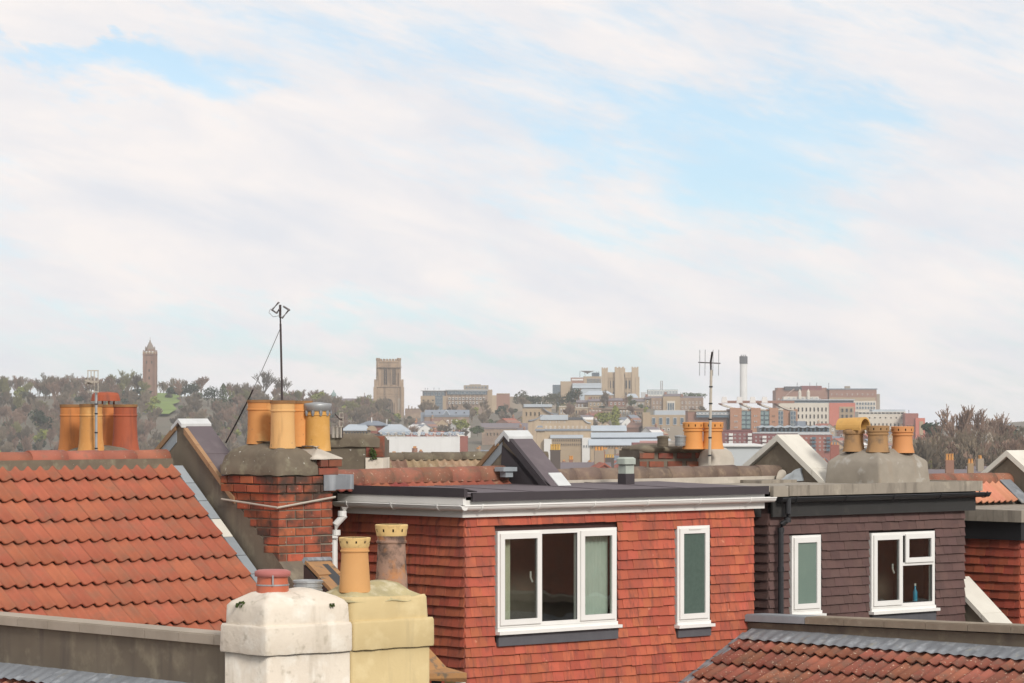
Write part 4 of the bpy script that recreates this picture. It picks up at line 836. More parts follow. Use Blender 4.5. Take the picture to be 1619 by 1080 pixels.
# ---- lower left: coping wall and roof in front of the orange roof
M9 = Matrix.Identity(3)
pG = P(355, 0, 26.6); pG.z = 0
def Gf(a, b, z): return pG+T*a-Dn*b+UP*z      # b runs back-left along the wall
zG0 = (HZ-1004)*26.6/FOC
wg = thing('party_wall', 'low parapet with pale coping running left from the white chimney', 'parapet wall', Gf(0, 2, -6))
g = G(); g.prism([Gf(0,-.3,-6),Gf(0,4.2,-6),Gf(0,4.2,zG0-.08),Gf(0,-.3,zG0-.08)], T*.26); part('wall', g, M_render, wg)
for i in range(9):
    a = -.4+i*.50; g = G(); g.prism([Gf(-.04,a,zG0-.085),Gf(-.04,a+.493,zG0-.085),Gf(-.04,a+.493,zG0-.01),Gf(-.04,a,zG0-.01)], T*.34)
    g.prism([Gf(-.025,a,zG0-.0099),Gf(-.025,a+.493,zG0-.0099),Gf(-.025,a+.493,zG0+.0),Gf(-.025,a,zG0+.0)], T*.31); part('coping_stone', g, M_copingC, wg)
hG = thing('rear_wing', 'small red tiled roof with grey lead flashing at the bottom left corner', 'house', Gf(-1, 3, -11))
zgr = zG0-.52; oG = Gf(0, .0, zgr)
g = G(); BK = -Dn
g.add([oG, oG+BK*4.6, oG+BK*4.6+slF*3, oG+slF*3, oG-UP*4, oG+BK*4.6-UP*4, oG+BK*4.6+slF*3-UP*4, oG+slF*3-UP*4], [(0,1,2,3),(4,5,6,7),(0,1,5,4),(1,2,6,5),(2,3,7,6),(3,0,4,7)]); roofG = part('roof', g, M_mortarD, hG)
tGm = roman_tile('roman_tile_g', .30, .42, .036, .018, .034, mat('mixed_red_tile', (0.42,0.13,0.08), (0.22,0.10,0.075), 4, .6, .85, .004, 60, .25, .012, mottle=((0.17,0.13,0.10),5,.5,.75)))
roman_roof(roofG, Gf(-.0,.0,zgr+.01)+slF*(gF*7+.16)+BK*(.30*15), -BK, -slF, NF, 15, 7, .30, gF, tGm)
part('lead_flashing', wavy(Gf(0,.0,zgr+.072), BK, slF, NF, 4.5, -.03, .25, .018, .15, 300), M_lead, roofG, smooth=True)
# chimney of white and yellow render, nearest thing
Dw = 26.0; pW = P(423, 0, Dw); pW.z = 0
def Wf(a, b, z): return pW+T*a+Dn*b+UP*z
def wz(py): return (HZ-py)*Dw/FOC
def solve_a(px, b=0.0):
    k = (px-CX)/FOC; q = pW+Dn*b; return (k*q.y-q.x)/(T.x-k*T.y)
aY = solve_a(556); aR = solve_a(681); dep = .60
cw = thing('chimney_stack', 'foreground chimney rendered half white and half yellow with three clay pots', 'chimney', Wf(aY, -.3, -6))
def half(a0, a1, mS, mC, zb, levels, seed, ov=.030, capn='render_cap'):
    g = G(); mound(g, a0, a1, -dep, 0, [(-6,0),(wz(1036),0)], amp=.009, rad=.03, fr=Wf, seed=seed); part('shaft', g, mS, cw, smooth=True)
    g = G(); mound(g, a0-(ov if a0 == 0 else 0), a1+(ov if a1 > aY else 0), -dep-ov, ov, [(wz(1037),.004),(wz(1033),.0),(wz(995),0),(wz(991),.008)], amp=.008, rad=.03, fr=Wf, seed=seed+1, sc_=9); part('band', g, mS, cw, smooth=True)
    g = G(); mound(g, a0+.01, a1-.01, -dep+.0, -.005, levels, n=14, amp=.022, rad=.07, fr=Wf, seed=seed+2); part(capn, g, mC, cw, smooth=True)
half(0, aY, M_wrend, M_wrend, -6, [(wz(993),-.012),(wz(962),-.006),(wz(956),.02),(wz(949),.07),(wz(942),.14),(wz(938),.22)], 1)
half(aY+.004, aR, M_yrend, M_yrend, -6, [(wz(993),-.01),(wz(958),-.004),(wz(954),.01)], 5)
g = G(); mound(g, aY+.0, aR-.005, -dep, -.0, [(wz(960),.0),(wz(955),.02),(wz(945),.10),(wz(935),.17),(wz(930),.24)], n=14, amp=.02, rad=.08, fr=Wf, seed=11); part('weathered_top', g, M_yrendS, cw, smooth=True)
CR2 = [(0.150,0),(0.146,0.06),(0.136,0.20),(0.126,0.345),(0.137,0.350),(0.139,0.362),(0.130,0.368),(0.128,0.385),(0.136,0.398),(0.142,0.425),(0.147,0.445),(0.151,0.468),(0.147,0.474)]
def wpot(px, py, b, prof, m, **k):
    a = solve_a(px, b); q = Wf(a, b, 0); q.z = (HZ-py)*q.y/FOC; return pot(cw, q, prof, m, **k), q
wpot(561, 936, -.22, [(r*.90, z*.98) for r, z in CR2], mat('peach_clay_pot', (0.60,0.335,0.135), (0.54,0.28,0.105), 3, .6, .75, .001, 60), skip=(9,), rimmat=M_potRim, rim_from=7)
wpot(619, 940, -.38, [(r*.95*(1.02 if z < .2 else 1), z*1.28) for r, z in CR2], M_potF, skip=(9,), rimmat=M_potRim, rim_from=8)
pr, qr = wpot(431, 948, -.32, [(.138,0),(.135,.10),(.135,.12),(.128,.16),(.128,.20)], M_potRd)
g = G(); g.lathe(qr+UP*.19, [(.125,0),(.150,.006),(.152,.045),(.12,.06),(.03,.064)], 30, capt=True); part('pot_lid', g, M_potPink, cw, smooth=True); 
g = G(); g.lathe(qr+UP*.125, [(.140,-.006),(.140,.006)], 28, capt=True); g.obox(qr+Vector((.008,-.15,.12)), (.012,0,0), (0,.012,0), (0,0,.09)); part('strap', g, M_galv, cw)
# gas cowl just behind the white cap
a = solve_a(487, -.5); q = Wf(a, -.5, 0); q.z = (HZ-946)*q.y/FOC
g = G(); g.lathe(q, [(.10,0),(.10,.06),(.125,.065),(.125,.075),(.118,.08),(.118,.095),(.125,.10),(.125,.11),(.118,.115),(.118,.13),(.13,.135),(.13,.15),(.12,.156),(.10,.13)], 24, capt=True); part('metal_cowl', g, M_galv, cw)
for (px, b, py, s_) in ((379, -.02, 961, .035), (524, .01, 963, .022)):
    a = solve_a(px, b) if px > 430 else 0.0; c_ = Wf(a, b, wz(py)) if px > 430 else Wf(0.0, -.38, wz(py)); g = G()
    for i in range(26):
        p = c_+Vector((rr(-1,1),rr(-1,1),rr(-.6,.6)))*s_; g.obox(p, Vector((rr(.3,1),rr(-.5,.5),rr(-.3,.3)))*s_*.6, Vector((rr(-.4,.4),rr(.3,1),0))*s_*.6, UP*s_*.5)
    part('moss', g, M_moss, cw, kind='stuff')
# broken brown board lying between stacks, and porch piece right of the yellow stack
bd = thing('lean_to_roof', 'small rusty brown sheet lean-to between brick chimney and white chimney', 'lean-to', P(510, 915, 30))
A_, B_, C_, D_ = P(482,888,30.6), P(520,887,31.2), P(560,930,30.1), P(526,934,29.5)
nn = (B_-A_).cross(D_-A_).normalized()
if nn.z < 0: nn = -nn
for i in range(2):
    t0, t1 = i*.5, i*.5+.5; g = G(); a, b, c, d = A_.lerp(D_,t0), B_.lerp(C_,t0), B_.lerp(C_,t1), A_.lerp(D_,t1); off = nn*(.012*(1-i)); g.hexa([a-nn*.03+off, b-nn*.03+off, c-nn*.03+off, d-nn*.03+off, a+off, b+off, c+off, d+off]); part('sheet', g, M_ply, bd)
g = G(); g.tube([A_+nn*.012, B_+nn*.012], .035, 6); part('lead_roll', g, M_lead, bd)
g = G(); g.hexa([A_-nn*.035, D_-nn*.035, D_-nn*.035-UP*.35, A_-nn*.035-UP*.35, A_-nn*.035+T*.3, D_-nn*.035+T*.3, D_-nn*.035+T*.3-UP*.35, A_-nn*.035+T*.3-UP*.35]); part('side', g, M_blackB, bd)
ph = thing('porch_roof', 'corner of a brown sheet roof poking out right of the yellow chimney', 'porch', P(700, 1065, 29))
A_, B_, C_, D_, E_ = P(676,1022,31.5), P(706,1055,31.4), P(738,1064,31.2), P(738,1071,31.2), P(640,1066,30.8)
g = G(); g.add([A_, B_, C_, D_, E_, A_-UP*.05, B_-UP*.05, C_-UP*.05, D_-UP*.05, E_-UP*.05], [(0,1,2,3,4),(5,6,7,8,9),(0,1,6,5),(1,2,7,6),(2,3,8,7),(3,4,9,8),(4,0,5,9)]); part('sheet', g, M_ply, ph)
for i, (x, m) in enumerate(((682, M_blackB), (703, M_yrend), (720, M_whited))): g = G(); g.obox(P(x,1072,31.3), Vector((.10,0,0)), Vector((0,.05,0)), UP*-.6); part('post', g, m, ph)
# ---- second line of roofs behind
c5 = thing('chimney_stack', 'long low brown cement chimney with red brick end and white-painted foot behind the ridge', 'chimney', P(560, 760, 45))
Dq = 44.0; q0 = P(513, 0, Dq+.3); q0.z = 0; Xq = Vector((.985, -.17, 0)); Iq = Vector((.17, .985, 0))
def zq(y): return (HZ-y)*Dq/FOC
g = G(); g.obox(q0+UP*zq(775), Xq*.60, Iq*.5, UP*(zq(691)-zq(775))); part('shaft', g, M_stone, c5)
g = G(); 
def FQ(a, b, z): return q0+Xq*a+Iq*b+UP*z
mound(g, -.02, .80, -.04, .5, [(zq(707),0),(zq(694),0),(zq(690),.02),(zq(686),.12)], amp=.015, rad=.04, fr=FQ); part('cement_cap', g, M_stone, c5, smooth=True)
bricks(c5, FQ(.60, -.02, zq(723)), Xq, Iq, .245, 0, 4, M_brick2, bh=.058, depth=.3, mm='brick_q')
g = G(); g.obox(FQ(.60, .01, zq(742)), Xq*.24, Iq*.4, UP*(zq(696)-zq(742))); part('core', g, M_mortarD, c5)
g = G(); g.obox(FQ(.595, -.03, zq(742)), Xq*.25, Iq*.45, UP*(zq(724)-zq(742))); part('painted_foot', g, M_wrend, c5)
g = G(); c_ = FQ(.70, .1, zq(693))
for i in range(9): t0, t1 = R(i*20), R(i*20+20); g.prism([c_+Xq*.055*math.cos(t0)+UP*.055*math.sin(t0), c_+Xq*.055*math.cos(t1)+UP*.055*math.sin(t1), c_+Xq*.04*math.cos(t1)+UP*.04*math.sin(t1), c_+Xq*.04*math.cos(t0)+UP*.04*math.sin(t0)], Iq*.3)
part('ridge_end', g, M_dark, c5)
g = G()
for i in range(60): p = FQ(.70, -.04, zq(717))+Xq*rr(-.045,.045)+UP*rr(-.09,.06)-Iq*rr(0,.04); g.obox(p, Vector((.02,.01,rr(-.01,.01))), Vector((0,.01,.008)), UP*.012)
part('weed', g, M_moss, c5, kind='stuff')
for i, (px, y0, y1) in enumerate(((527,674,691),(533,674,691),(539,674,691))): g = G(); g.lathe(P(px, 692, Dq+.2), [(.022,0),(.022,.14),(.026,.145),(.026,.155)], 10, capt=True); part('flue_tube', g, M_pole, c5)
a5 = thing('tv_aerial', 'little ladder-shaped aerial on the long low brown chimney', 'aerial', P(541, 690, Dq))
g = G(); g.tube([P(541.5,692,Dq+.1),P(541.5,653,Dq+.1)], .009, 6); part('pole', g, M_dark, a5)
g = G(); 
for x in (536.5, 542): g.tube([P(x,653,Dq),P(x,676,Dq)], .005, 5)
for y in (653, 660, 667, 674): g.tube([P(536,y,Dq),P(543,y,Dq)], .005, 5)
part('grid_reflector', g, M_pole, a5); g = G(); g.tube([P(530,655,Dq-.1),P(537,663,Dq),P(541,663,Dq)], .007, 5); part('feed_arm', g, M_dark, a5)
h6 = thing('terraced_house', 'house with the brown corrugated-looking tiled roof below the white hoarding', 'house', P(680, 900, 48))
D6 = 47.5; s6 = P(590, 726, D6); 
T6 = Vector((.97,.24,0)).normalized(); B6 = Vector((.24,-.97,0)).normalized(); sl6 = (B6*.80-UP*.6).normalized(); N6 = T6.cross(-sl6).normalized()
g = G(); g.add([s6-UP*.03, s6+T6*2.6-UP*.03, s6+T6*2.6+sl6*1.6-UP*.03, s6+sl6*1.6-UP*.03, s6-UP*5, s6+T6*2.6-UP*5, s6+T6*2.6+sl6*1.6-UP*5, s6+sl6*1.6-UP*5], [(0,1,2,3),(4,5,6,7),(0,1,5,4),(1,2,6,5),(2,3,7,6),(3,0,4,7)]); r6 = part('roof', g, M_mortarD, h6)
M_t6 = mat('pale_brown_tile', (0.36,0.245,0.16), (0.24,0.15,0.10), 6, .6, .9, .004, 60, .3, .02, mottle=((0.42,0.35,0.25),8,.5,.7))
t6 = roman_tile('roman_tile_h', .24, .40, .036, .018, .03, M_t6); roman_roof(r6, s6+sl6*.99, T6, -sl6, N6, 10, 3, .24, .33, t6)
ridge_run(r6, s6+UP*.02, T6, 6, .45, ridge_mesh('ridge_tile_h', .452, .085, M_stone))
# ---- houses across the gap on the right, outside the photo but mirrored in the dormer windows
for i, (y0, lb) in enumerate(((16.0, 'red-roofed house opposite the dormers, right of the view, near end'), (26.0, 'red-roofed house opposite the dormers, right of the view, middle'), (36.0, 'red-roofed house opposite the dormers, right of the view, far end'))):
    ho = thing('terraced_house', lb, 'house', Vector((27, y0+5, -11)))
    g = G(); g.prism([Vector((24,y0,-11)), Vector((24,y0,-3.4)), Vector((28,y0,-.4)), Vector((32,y0,-3.4)), Vector((32,y0,-11))], (0,9.9,0)); part('wall', g, M_render, ho)
    g = G(); g.prism([Vector((23.7,y0-.05,-3.62)), Vector((28,y0-.05,-.35)), Vector((28,y0-.05,-.25)), Vector((23.7,y0-.05,-3.5))], (0,10.0,0)); part('roof', g, M_tileF, ho)
    g = G(); g.obox((23.6,y0,-3.75), (.1,0,0), (0,9.95,0), (0,0,.2)); part('fascia', g, M_white, ho)
    g = G(); g.prism([Vector((23.6,y0-.3,-3.5)), Vector((28,y0-.3,-.1)), Vector((28,y0-.3,-.3)), Vector((23.6,y0-.3,-3.7))], (0,.25,0)); part('coping', g, M_coping, ho)
    for yy in (2, 5.5):
        g = G(); g.obox((23.95,y0+yy,-6), (.06,0,0), (0,1.2,0), (0,0,1.4)); part('window', g, M_white, ho); g = G(); g.obox((23.93,y0+yy+.1,-5.9), (.03,0,0), (0,1.0,0), (0,0,1.2)); part('pane', g, M_black, ho)
# ================================================================ TERRAIN, WOODS, CITY
def ys(px):          # photo row of the far crest, by bearing
    pts = [(-2500,640),(-400,618),(0,628),(200,624),(330,628),(430,640),(540,655),(640,664),(760,656),(860,648),(1000,638),(1180,664),(1300,668),(1430,676),(1500,684),(1700,668),(3800,670)]
    for (a, b), (c, d) in zip(pts, pts[1:]):
        if px <= c: return b+(d-b)*max(0, (px-a))/(c-a)
    return 670
NEAR = [(2,-11.5),(60,-11.5),(120,-13),(300,-15),(600,-20),(900,-25),(1250,-26)]
def ground_z(px, D):
    zc = (HZ-ys(px))*1850/FOC
    if D <= 1250:
        for (a, b), (c, d) in zip(NEAR, NEAR[1:]):
            if D <= c: return b+(d-b)*(D-a)/(c-a)
    if D <= 1850: t = (D-1250)/600; t = t*t*(3-2*t); return -26+(zc+26)*t
    if D <= 2400: return zc+(D-1850)*0.001
    return zc-(D-2400)*0.02 if D < 6000 else zc-72-(D-6000)*.002
def ground():
    Ds = [2,20,60,120,200,300,450,600,750,900,1050,1250]+[1250+i*40 for i in range(1,16)]+[1900,2000,2200,2400,2700,3000]
    pxs = list(range(-2500,-1200,650))+list(range(-1200,3000,60))+list(range(3000,4300,650)); g = G()
    for D in Ds:
        for px in pxs: g.v.append(Vector(((px-CX)*max(D,60)/FOC, D if D > 2 else -60, ground_z(px, D)+noise.noise(Vector((px*.02, D*.02, 0)))*(1.2 if D > 1300 else .2))))
    k = len(pxs); g.f = [(j*k+i, j*k+i+1, (j+1)*k+i+1, (j+1)*k+i) for j in range(len(Ds)-1) for i in range(k-1)]; g.mi = [0]*len(g.f); g.pv = [0.]*len(g.f)
    solo('ground', g, mat('grass_and_scrub', (0.16,0.145,0.10), (0.12,0.105,0.08), .02, .5, .95, mottle=((0.15,0.12,0.09),.05,.45,.65)), kind='structure', smooth=True)
ground()
g = G(); n = 14
for j in range(n+1):
    for i in range(n+1):
        px = 246+(40-14*abs(j/n-.45))*i/n-6*j/n+5*math.sin(j*1.7); D = 1845-235*j/n; g.v.append(P(0,0,D)*0+Vector(((px-CX)*D/FOC, D, ground_z(px, D)+1.6)))
k = n+1; g.f = [(j*k+i, j*k+i+1, (j+1)*k+i+1, (j+1)*k+i) for j in range(n) for i in range(n)]; g.mi = [0]*len(g.f); g.pv = [0.]*len(g.f)
solo('hill_lawn', g, mat('bright_lawn', (0.20,0.29,0.055), (0.13,0.17,0.06), .07, .7, .95), kind='structure', smooth=True)

# ---- trees
def bark(nm, c): return mat(nm, c, tuple(x*.7 for x in c), .3, .6, .95)
M_bark = [bark('grey_brown_twigs', (.20,.158,.11)), bark('reddish_twigs', (.25,.165,.12)), bark('olive_twigs', (.21,.20,.085)), bark('dark_twigs', (.135,.11,.08))]
def leafm(nm, c): return mat(nm, c, tuple(x*.55 for x in c), .9, .8, .95)
M_leaf = [leafm('dark_evergreen_leaves', (.030,.052,.026)), leafm('mid_green_leaves', (.075,.105,.038)), leafm('spring_green_leaves', (.25,.27,.06)), leafm('grey_green_leaves', (.10,.105,.06))]
def prong(vs, fs, a, b, ra, rb):
    d = (b-a); 
    if d.length < 1e-4: return
    d.normalize(); x = d.cross(Vector((.3,.9,.1))).normalized(); y = d.cross(x); k = len(vs)
    for p, r in ((a, ra), (b, rb)):
        for q in range(3): vs.append(p+(x*math.cos(q*2.094)+y*math.sin(q*2.094))*r)
    fs += [(k,k+1,k+4,k+3),(k+1,k+2,k+5,k+4),(k+2,k,k+3,k+5)]
def bare(seed, h=11.0, spread=.55, r0=.22, twig=.045, depth=5, kids=3, up=.25):
    rs = random.Random(seed); tv = []; tf = []; cv = []; cf = []
    def grow(p, d, L, r, lv):
        nseg = 2 if lv < 3 else 1; q = p
        for s in range(nseg):
            d2 = (d+Vector((rs.gauss(0,.12), rs.gauss(0,.12), rs.gauss(0,.06)))).normalized(); e = q+d2*L/nseg
            V, Fc = (tv, tf) if lv == 0 else (cv, cf); prong(V, Fc, q, e, max(r*(1-.25*s/nseg), twig), max(r*(1-.25*(s+1)/nseg)*.85, twig)); q = e; d = d2
            if lv < depth and (s > 0 or lv > 1):
                pass
        if lv >= depth: return
        if lv == 0: m0 = 2
        m = kids+(1 if lv in (1, 2) and rs.random() < .5 else 0)
        for i in range(m):
            ph = math.tau*(i+rs.random()*.7)/m; s_ = spread*rs.uniform(.6, 1.25)*(.22 if i == 0 and lv < 4 else 1)
            side = Vector((math.cos(ph), math.sin(ph), 0)); nd = (d*(1-s_*.35)+side*s_+UP*up).normalized()
            grow(q if rs.random() < .5 else p.lerp(q, rs.uniform(.3,.95)), nd, L*rs.uniform(.68,.92), r*.62, lv+1)
    grow(Vector((0,0,0)), Vector((0,0,1)), h*.16, r0, 0)
    mz = max(v.z for v in cv); s = h/mz
    return [v*s for v in tv], tf, [v*s for v in cv], cf
def raw(name, V, Fc, m):
    me = bpy.data.meshes.new(name); me.from_pydata([tuple(v) for v in V], [], Fc); me.materials.append(m); me.update(); return me
def leafy(seed, h, w, shape='round', dens=520, lf=.55):
    rs = random.Random(seed); cv = []; cf = []; tv = []; tf = []
    prong(tv, tf, Vector((0,0,0)), Vector((0,0,h*.7)), .03*h, .01*h)
    lobes = []
    nl = 9 if shape == 'round' else 7
    for i in range(nl):
        if shape == 'cone': t = i/(nl-1); lobes.append((Vector((rs.gauss(0,.04)*w, rs.gauss(0,.04)*w, h*(.15+.75*t))), w*.5*(1.02-t)**.8, h*.14))
        elif shape == 'column': t = i/(nl-1); lobes.append((Vector((0,0,h*(.1+.8*t))), w*.5*math.sin(math.pi*(.25+.62*t)), h*.14))
        else: a = rs.random()*math.tau; q = rs.random()**.5; lobes.append((Vector((math.cos(a)*w*.30*q, math.sin(a)*w*.30*q, h*rs.uniform(.38,.78))), w*rs.uniform(.18,.30), h*rs.uniform(.13,.22)))
    for i in range(dens):
        c, rx, rz = rs.choice(lobes); d = Vector((rs.gauss(0,1), rs.gauss(0,1), rs.gauss(0,1))).normalized()*rs.uniform(.6,1.05)
        p = c+Vector((d.x*rx, d.y*rx, d.z*rz)); n = (d+Vector((rs.gauss(0,.5), rs.gauss(0,.5), rs.gauss(0,.5)+.3))).normalized(); x = n.orthogonal().normalized(); y = n.cross(x); s = lf*rs.uniform(.6,1.3); k = len(cv)
        a = rs.random()*math.tau; x, y = x*math.cos(a)+y*math.sin(a), y*math.cos(a)-x*math.sin(a)
        cv += [p-x*s, p+y*s*.7, p+x*s, p-y*s*.7+n*s*.2]; cf.append((k, k+1, k+2, k+3))
    return tv, tf, cv, cf
def tree(px, D, data, mt, mc, label, cat='tree', group=None, s=1.0, dz=0.0, pz=None):
    z = ground_z(px, D)-.4 if pz is None else (HZ-pz)*D/FOC
    t = thing(cat if cat != 'tree' else 'tree', label, 'tree', Vector(((px-CX)*D/FOC, D, z+dz)), group)
    rot = Matrix.Rotation(rr(0, 6.28), 3, 'Z').to_quaternion()
    put('trunk', data[0], t, wl(t), rot, (s, s, s)); put('crown', data[1], t, wl(t), rot, (s, s, s)); return t
bares = []
for i in range(6):
    tv, tf, cv, cf = bare(20+i, 12.0, .34 if i % 2 else .42, .26, .045, 5, 3, .20)
    bares.append((tv, tf, cv, cf))
BM = [[(raw('bare_trunk', b[0], b[1], M_bark[k]), raw('bare_crown', b[2], b[3], M_bark[k])) for b in bares] for k in range(4)]
# the woods that read as one mass: stuff
def wood(name, label, spots, mats):
    V = []; Fc = []; mi = []
    for (x, y, z, s, b, m, rot) in spots:
        src = b; c, q = math.cos(rot), math.sin(rot)
        for (vv, ff) in ((src[0], src[1]), (src[2], src[3])):
            k = len(V); V += [(x+(v.x*c-v.y*q)*s, y+(v.x*q+v.y*c)*s, z+v.z*s) for v in vv]; Fc += [tuple(i+k for i in f) for f in ff]; mi += [m]*len(ff)
    me = bpy.data.meshes.new(name); me.from_pydata(V, [], Fc)
    for m in mats: me.materials.append(m)
    me.polygons.foreach_set('material_index', mi); me.update(); o = bpy.data.objects.new(name, me); C.objects.link(o)
    return tag(o, label, None, None, 'stuff')
rs = random.Random(5)
small = [bare(60+i, 12.0, .40, .24, .075, 5, 3, .20) for i in range(4)]; bushes = [leafy(80+i, 7, 8, 'round', 260, .8) for i in range(3)]
sp = []
def scatter(n, pa, pb, da, db, smin, smax, pg=.12, pool=None):
    for i in range(n):
        px = rs.uniform(pa, pb); D = rs.uniform(da, db); z = ground_z(px, D)
        y = HZ-z*FOC/D
        if 246 < px < 284 and 628 < y < 722 and rs.random() < .96: continue
        if D > 1640 and min(abs(px-q) for q in (301,331,352)) < 9: continue
        r = rs.random(); b = rs.choice(small) if r > pg else rs.choice(bushes)
        m = rs.choice([0,0,1,1,0,2,3]) if r > pg else rs.choice([4,4,5,6,7])
        sp.append((( px-CX)*D/FOC, D, z-.5, rs.uniform(smin, smax), b, m, rs.random()*6.28))
scatter(640, -60, 610, 1330, 1850, .7, 1.15, .24)
scatter(60, 600, 1000, 1500, 1850, .6, 1.0, .35)
scatter(170, 600, 1450, 1260, 1830, .35, .75, .45)
wood('hillside_wood', 'mass of bare grey-brown trees covering the hill under the round tower', sp, M_bark+M_leaf); sp = []
scatter(190, 1435, 1680, 600, 1050, .85, 1.35, .06)
wood('lowland_wood', 'mass of bare reddish-brown trees beyond the right-hand roofs', sp, M_bark+M_leaf)
# trees one can tell apart on the skyline
k = 0
ORD = ['first','second','third','fourth','fifth','sixth','seventh','eighth','ninth','tenth','eleventh','twelfth']
for grp, txt, pxs, lo, hi in (('bare trees on the skyline at the far left', '{} bare skyline tree from the left edge of the photo', [2,14,25,37,48,60,72,84,96,106,118,130], .95, 1.25),
        ('bare trees left of the round-topped hill tower', '{} bare skyline tree left of the hill tower, counted from the tower', [216,206,192,180,170], .75, 1.1),
        ('bare trees right of the hill tower', '{} bare skyline tree right of the hill tower, counted from the tower', [252,262,272,283,291], .75, 1.05),
        ('bare trees behind the guy wire', '{} bare skyline tree right of the slim cypress, counted from the cypress', [364,373,382,392,402], .8, 1.1),
        ('bare brown trees left of the great stone tower', '{} bare brown tree left of the great stone tower, counted from the tower', [584,574,562,550,538,484,472], .6, .85)):
    for i, px in enumerate(pxs):
        tree(px, rs.uniform(1840, 1885), BM[rs.choice([0,0,1,3])][k % 6], None, None, txt.format(ORD[i]), group=grp, s=rs.uniform(lo, hi)); k += 1
tree(200, 1800, BM[2][1], 0, 0, 'olive-tinted tree with a broad fine crown left of the round tower', s=1.3)
for px, s, lb in ((415, 1.55, 'wide bare tree on the skyline just left of the tall aerial mast'), (452, 1.35, 'bare tree on the skyline just right of the tall aerial mast')): tree(px, 1800, BM[3][k % 6], 0, 0, lb, s=s, dz=2); k += 1
def ever(px, py, D, h, w, shape, m, lb, lf=.5, dens=700, seed=1):
    tv, tf, cv, cf = leafy(seed, h, w, shape, dens, lf); t = thing('evergreen_tree' if m in (0,) else 'leafy_tree', lb, 'tree', P(px, py, D))
    put('trunk', raw('trunk', tv, tf, M_bark[3]), t, wl(t)); put('crown', raw('crown', cv, cf, M_leaf[m]), t, wl(t))
ever(301, 634, 1740, 12, 10, 'round', 0, 'dark flat-topped pine on the skyline right of the round tower', seed=2)
ever(329, 648, 1700, 14, 15, 'round', 0, 'broad dark evergreen on the slope right of the lawn', seed=3)
ever(353, 642, 1730, 12, 5.6, 'column', 1, 'slim green cypress on the wooded hill', seed=4)
ever(62, 684, 1420, 11, 12, 'round', 0, 'round dark evergreen low on the wooded hill at left', seed=5, dens=900)
ever(18, 690, 1500, 8, 10, 'round', 3, 'grey-green bush tree low on the hill at the left edge', seed=6)
ever(152, 628, 1800, 8, 6, 'round', 0, 'dark evergreen behind the small grid aerial', seed=7)
ever(228, 628, 1740, 5, 9, 'round', 0, 'low dark evergreen at the foot of the round tower', seed=8)
ever(503, 640, 1750, 8, 9, 'round', 2, 'yellow-green tree top above the four-pot chimney', seed=9)
ever(827, 645, 1900, 11, 16, 'round', 3, 'broad grey-green tree mass between the brick block and the castle-like building', seed=10, dens=1100)
ever(848, 648, 1850, 9, 13, 'round', 0, 'dark evergreen left of the small dark office block', seed=11)
ever(880, 652, 1700, 12, 18, 'round', 3, 'brownish-green tree below the castle-like building', seed=12, dens=900)
ever(905, 648, 1700, 13, 12, 'round', 0, 'dark evergreen under the grey hipped roofs', seed=13)
ever(1092, 640, 1950, 9, 22, 'round', 1, 'wide green tree behind the crossed aerial', seed=14, dens=900)
ever(952, 676, 1380, 7.5, 8, 'round', 2, 'bright yellow-green tree in front of the long stone terrace', seed=15)
ever(973, 674, 1420, 9, 5, 'column', 2, 'pale green slim tree beside the bright yellow-green tree', seed=16)
ever(728, 686, 1420, 7, 8, 'round', 2, 'yellow-green tree in front of the slate-roofed hall', seed=17)
ever(755, 690, 1400, 5, 8, 'round', 1, 'low green tree right of the slate-roofed hall', seed=18)
ever(1475, 706, 900, 8, 7, 'round', 0, 'dark evergreen at the left end of the right-hand wood', seed=19)
ever(1600, 700, 950, 6, 12, 'round', 3, 'grey-green tree at the right edge of the photo', seed=20)
for px, py, D, s in ((1490,742,800,1.05),(1512,745,760,1.35),(1531,745,780,1.1),(1549,742,820,1.4),(1567,744,800,1.25),(1585,746,850,.95),(1606,745,800,.95),(1500,748,700,.8),(1540,748,690,.85),(1575,750,690,.8),(1460,735,850,.7)):
    tree(px, D, BM[1 if s > 1 else 0][k % 6], 0, 0, ('tall' if s > 1 else 'short')+' bare tree in the right-hand wood, '+('above the two clay-potted stacks' if px < 1545 else 'near the church tower')+f', {ORD[int((px-1455)/14)]} from the left', group='bare trees of the right-hand wood', s=s, pz=py); k += 1

# ---- city buildings
def cm(name, c, c2=None, sc_=.15, **k): return mat(name, c, c2 or tuple(x*.82 for x in c), sc_, .7, k.pop('rough', .9), **k)
B_tan = cm('tan_bath_stone', (.40,.305,.20), (.31,.235,.155)); B_buff = cm('warm_buff_stone', (.46,.36,.245), (.38,.295,.20), streak=((.30,.22,.15),.5,.5,.8)); B_grey = cm('grey_stone', (.33,.28,.22)); B_brown = cm('brown_stone', (.26,.185,.14), mottle=((.36,.27,.19),.3,.45,.7))
B_red = cm('red_brick_wall', (.30,.115,.09), mottle=((.36,.16,.12),.4,.5,.8)); B_bk = cm('orange_brown_brick', (.40,.215,.135)); B_dkred = cm('dark_red_brick', (.22,.085,.085), mottle=((.28,.12,.10),.4,.5,.8)); B_brr = cm('brown_brick', (.30,.165,.12)); B_salm = cm('salmon_render', (.52,.165,.115))
B_cream = cm('cream_render', (.60,.55,.465)); B_white = cm('white_cladding', (.74,.74,.72), streak=((.62,.62,.60),.6,.5,.7)); B_wht2 = cm('white_wall', (.70,.69,.66))
B_slate = cm('blue_grey_roof', (.22,.25,.29)); B_slateL = cm('pale_metal_roof', (.44,.49,.53)); B_lgrey = cm('light_grey_panel', (.50,.51,.51)); B_dk = cm('dark_cladding', (.09,.095,.105)); B_navy = cm('blue_glass_panel', (.10,.145,.18), rough=.3); B_green = cm('green_glass', (.22,.30,.30), rough=.3); B_blue = cm('blue_steel', (.10,.20,.32))
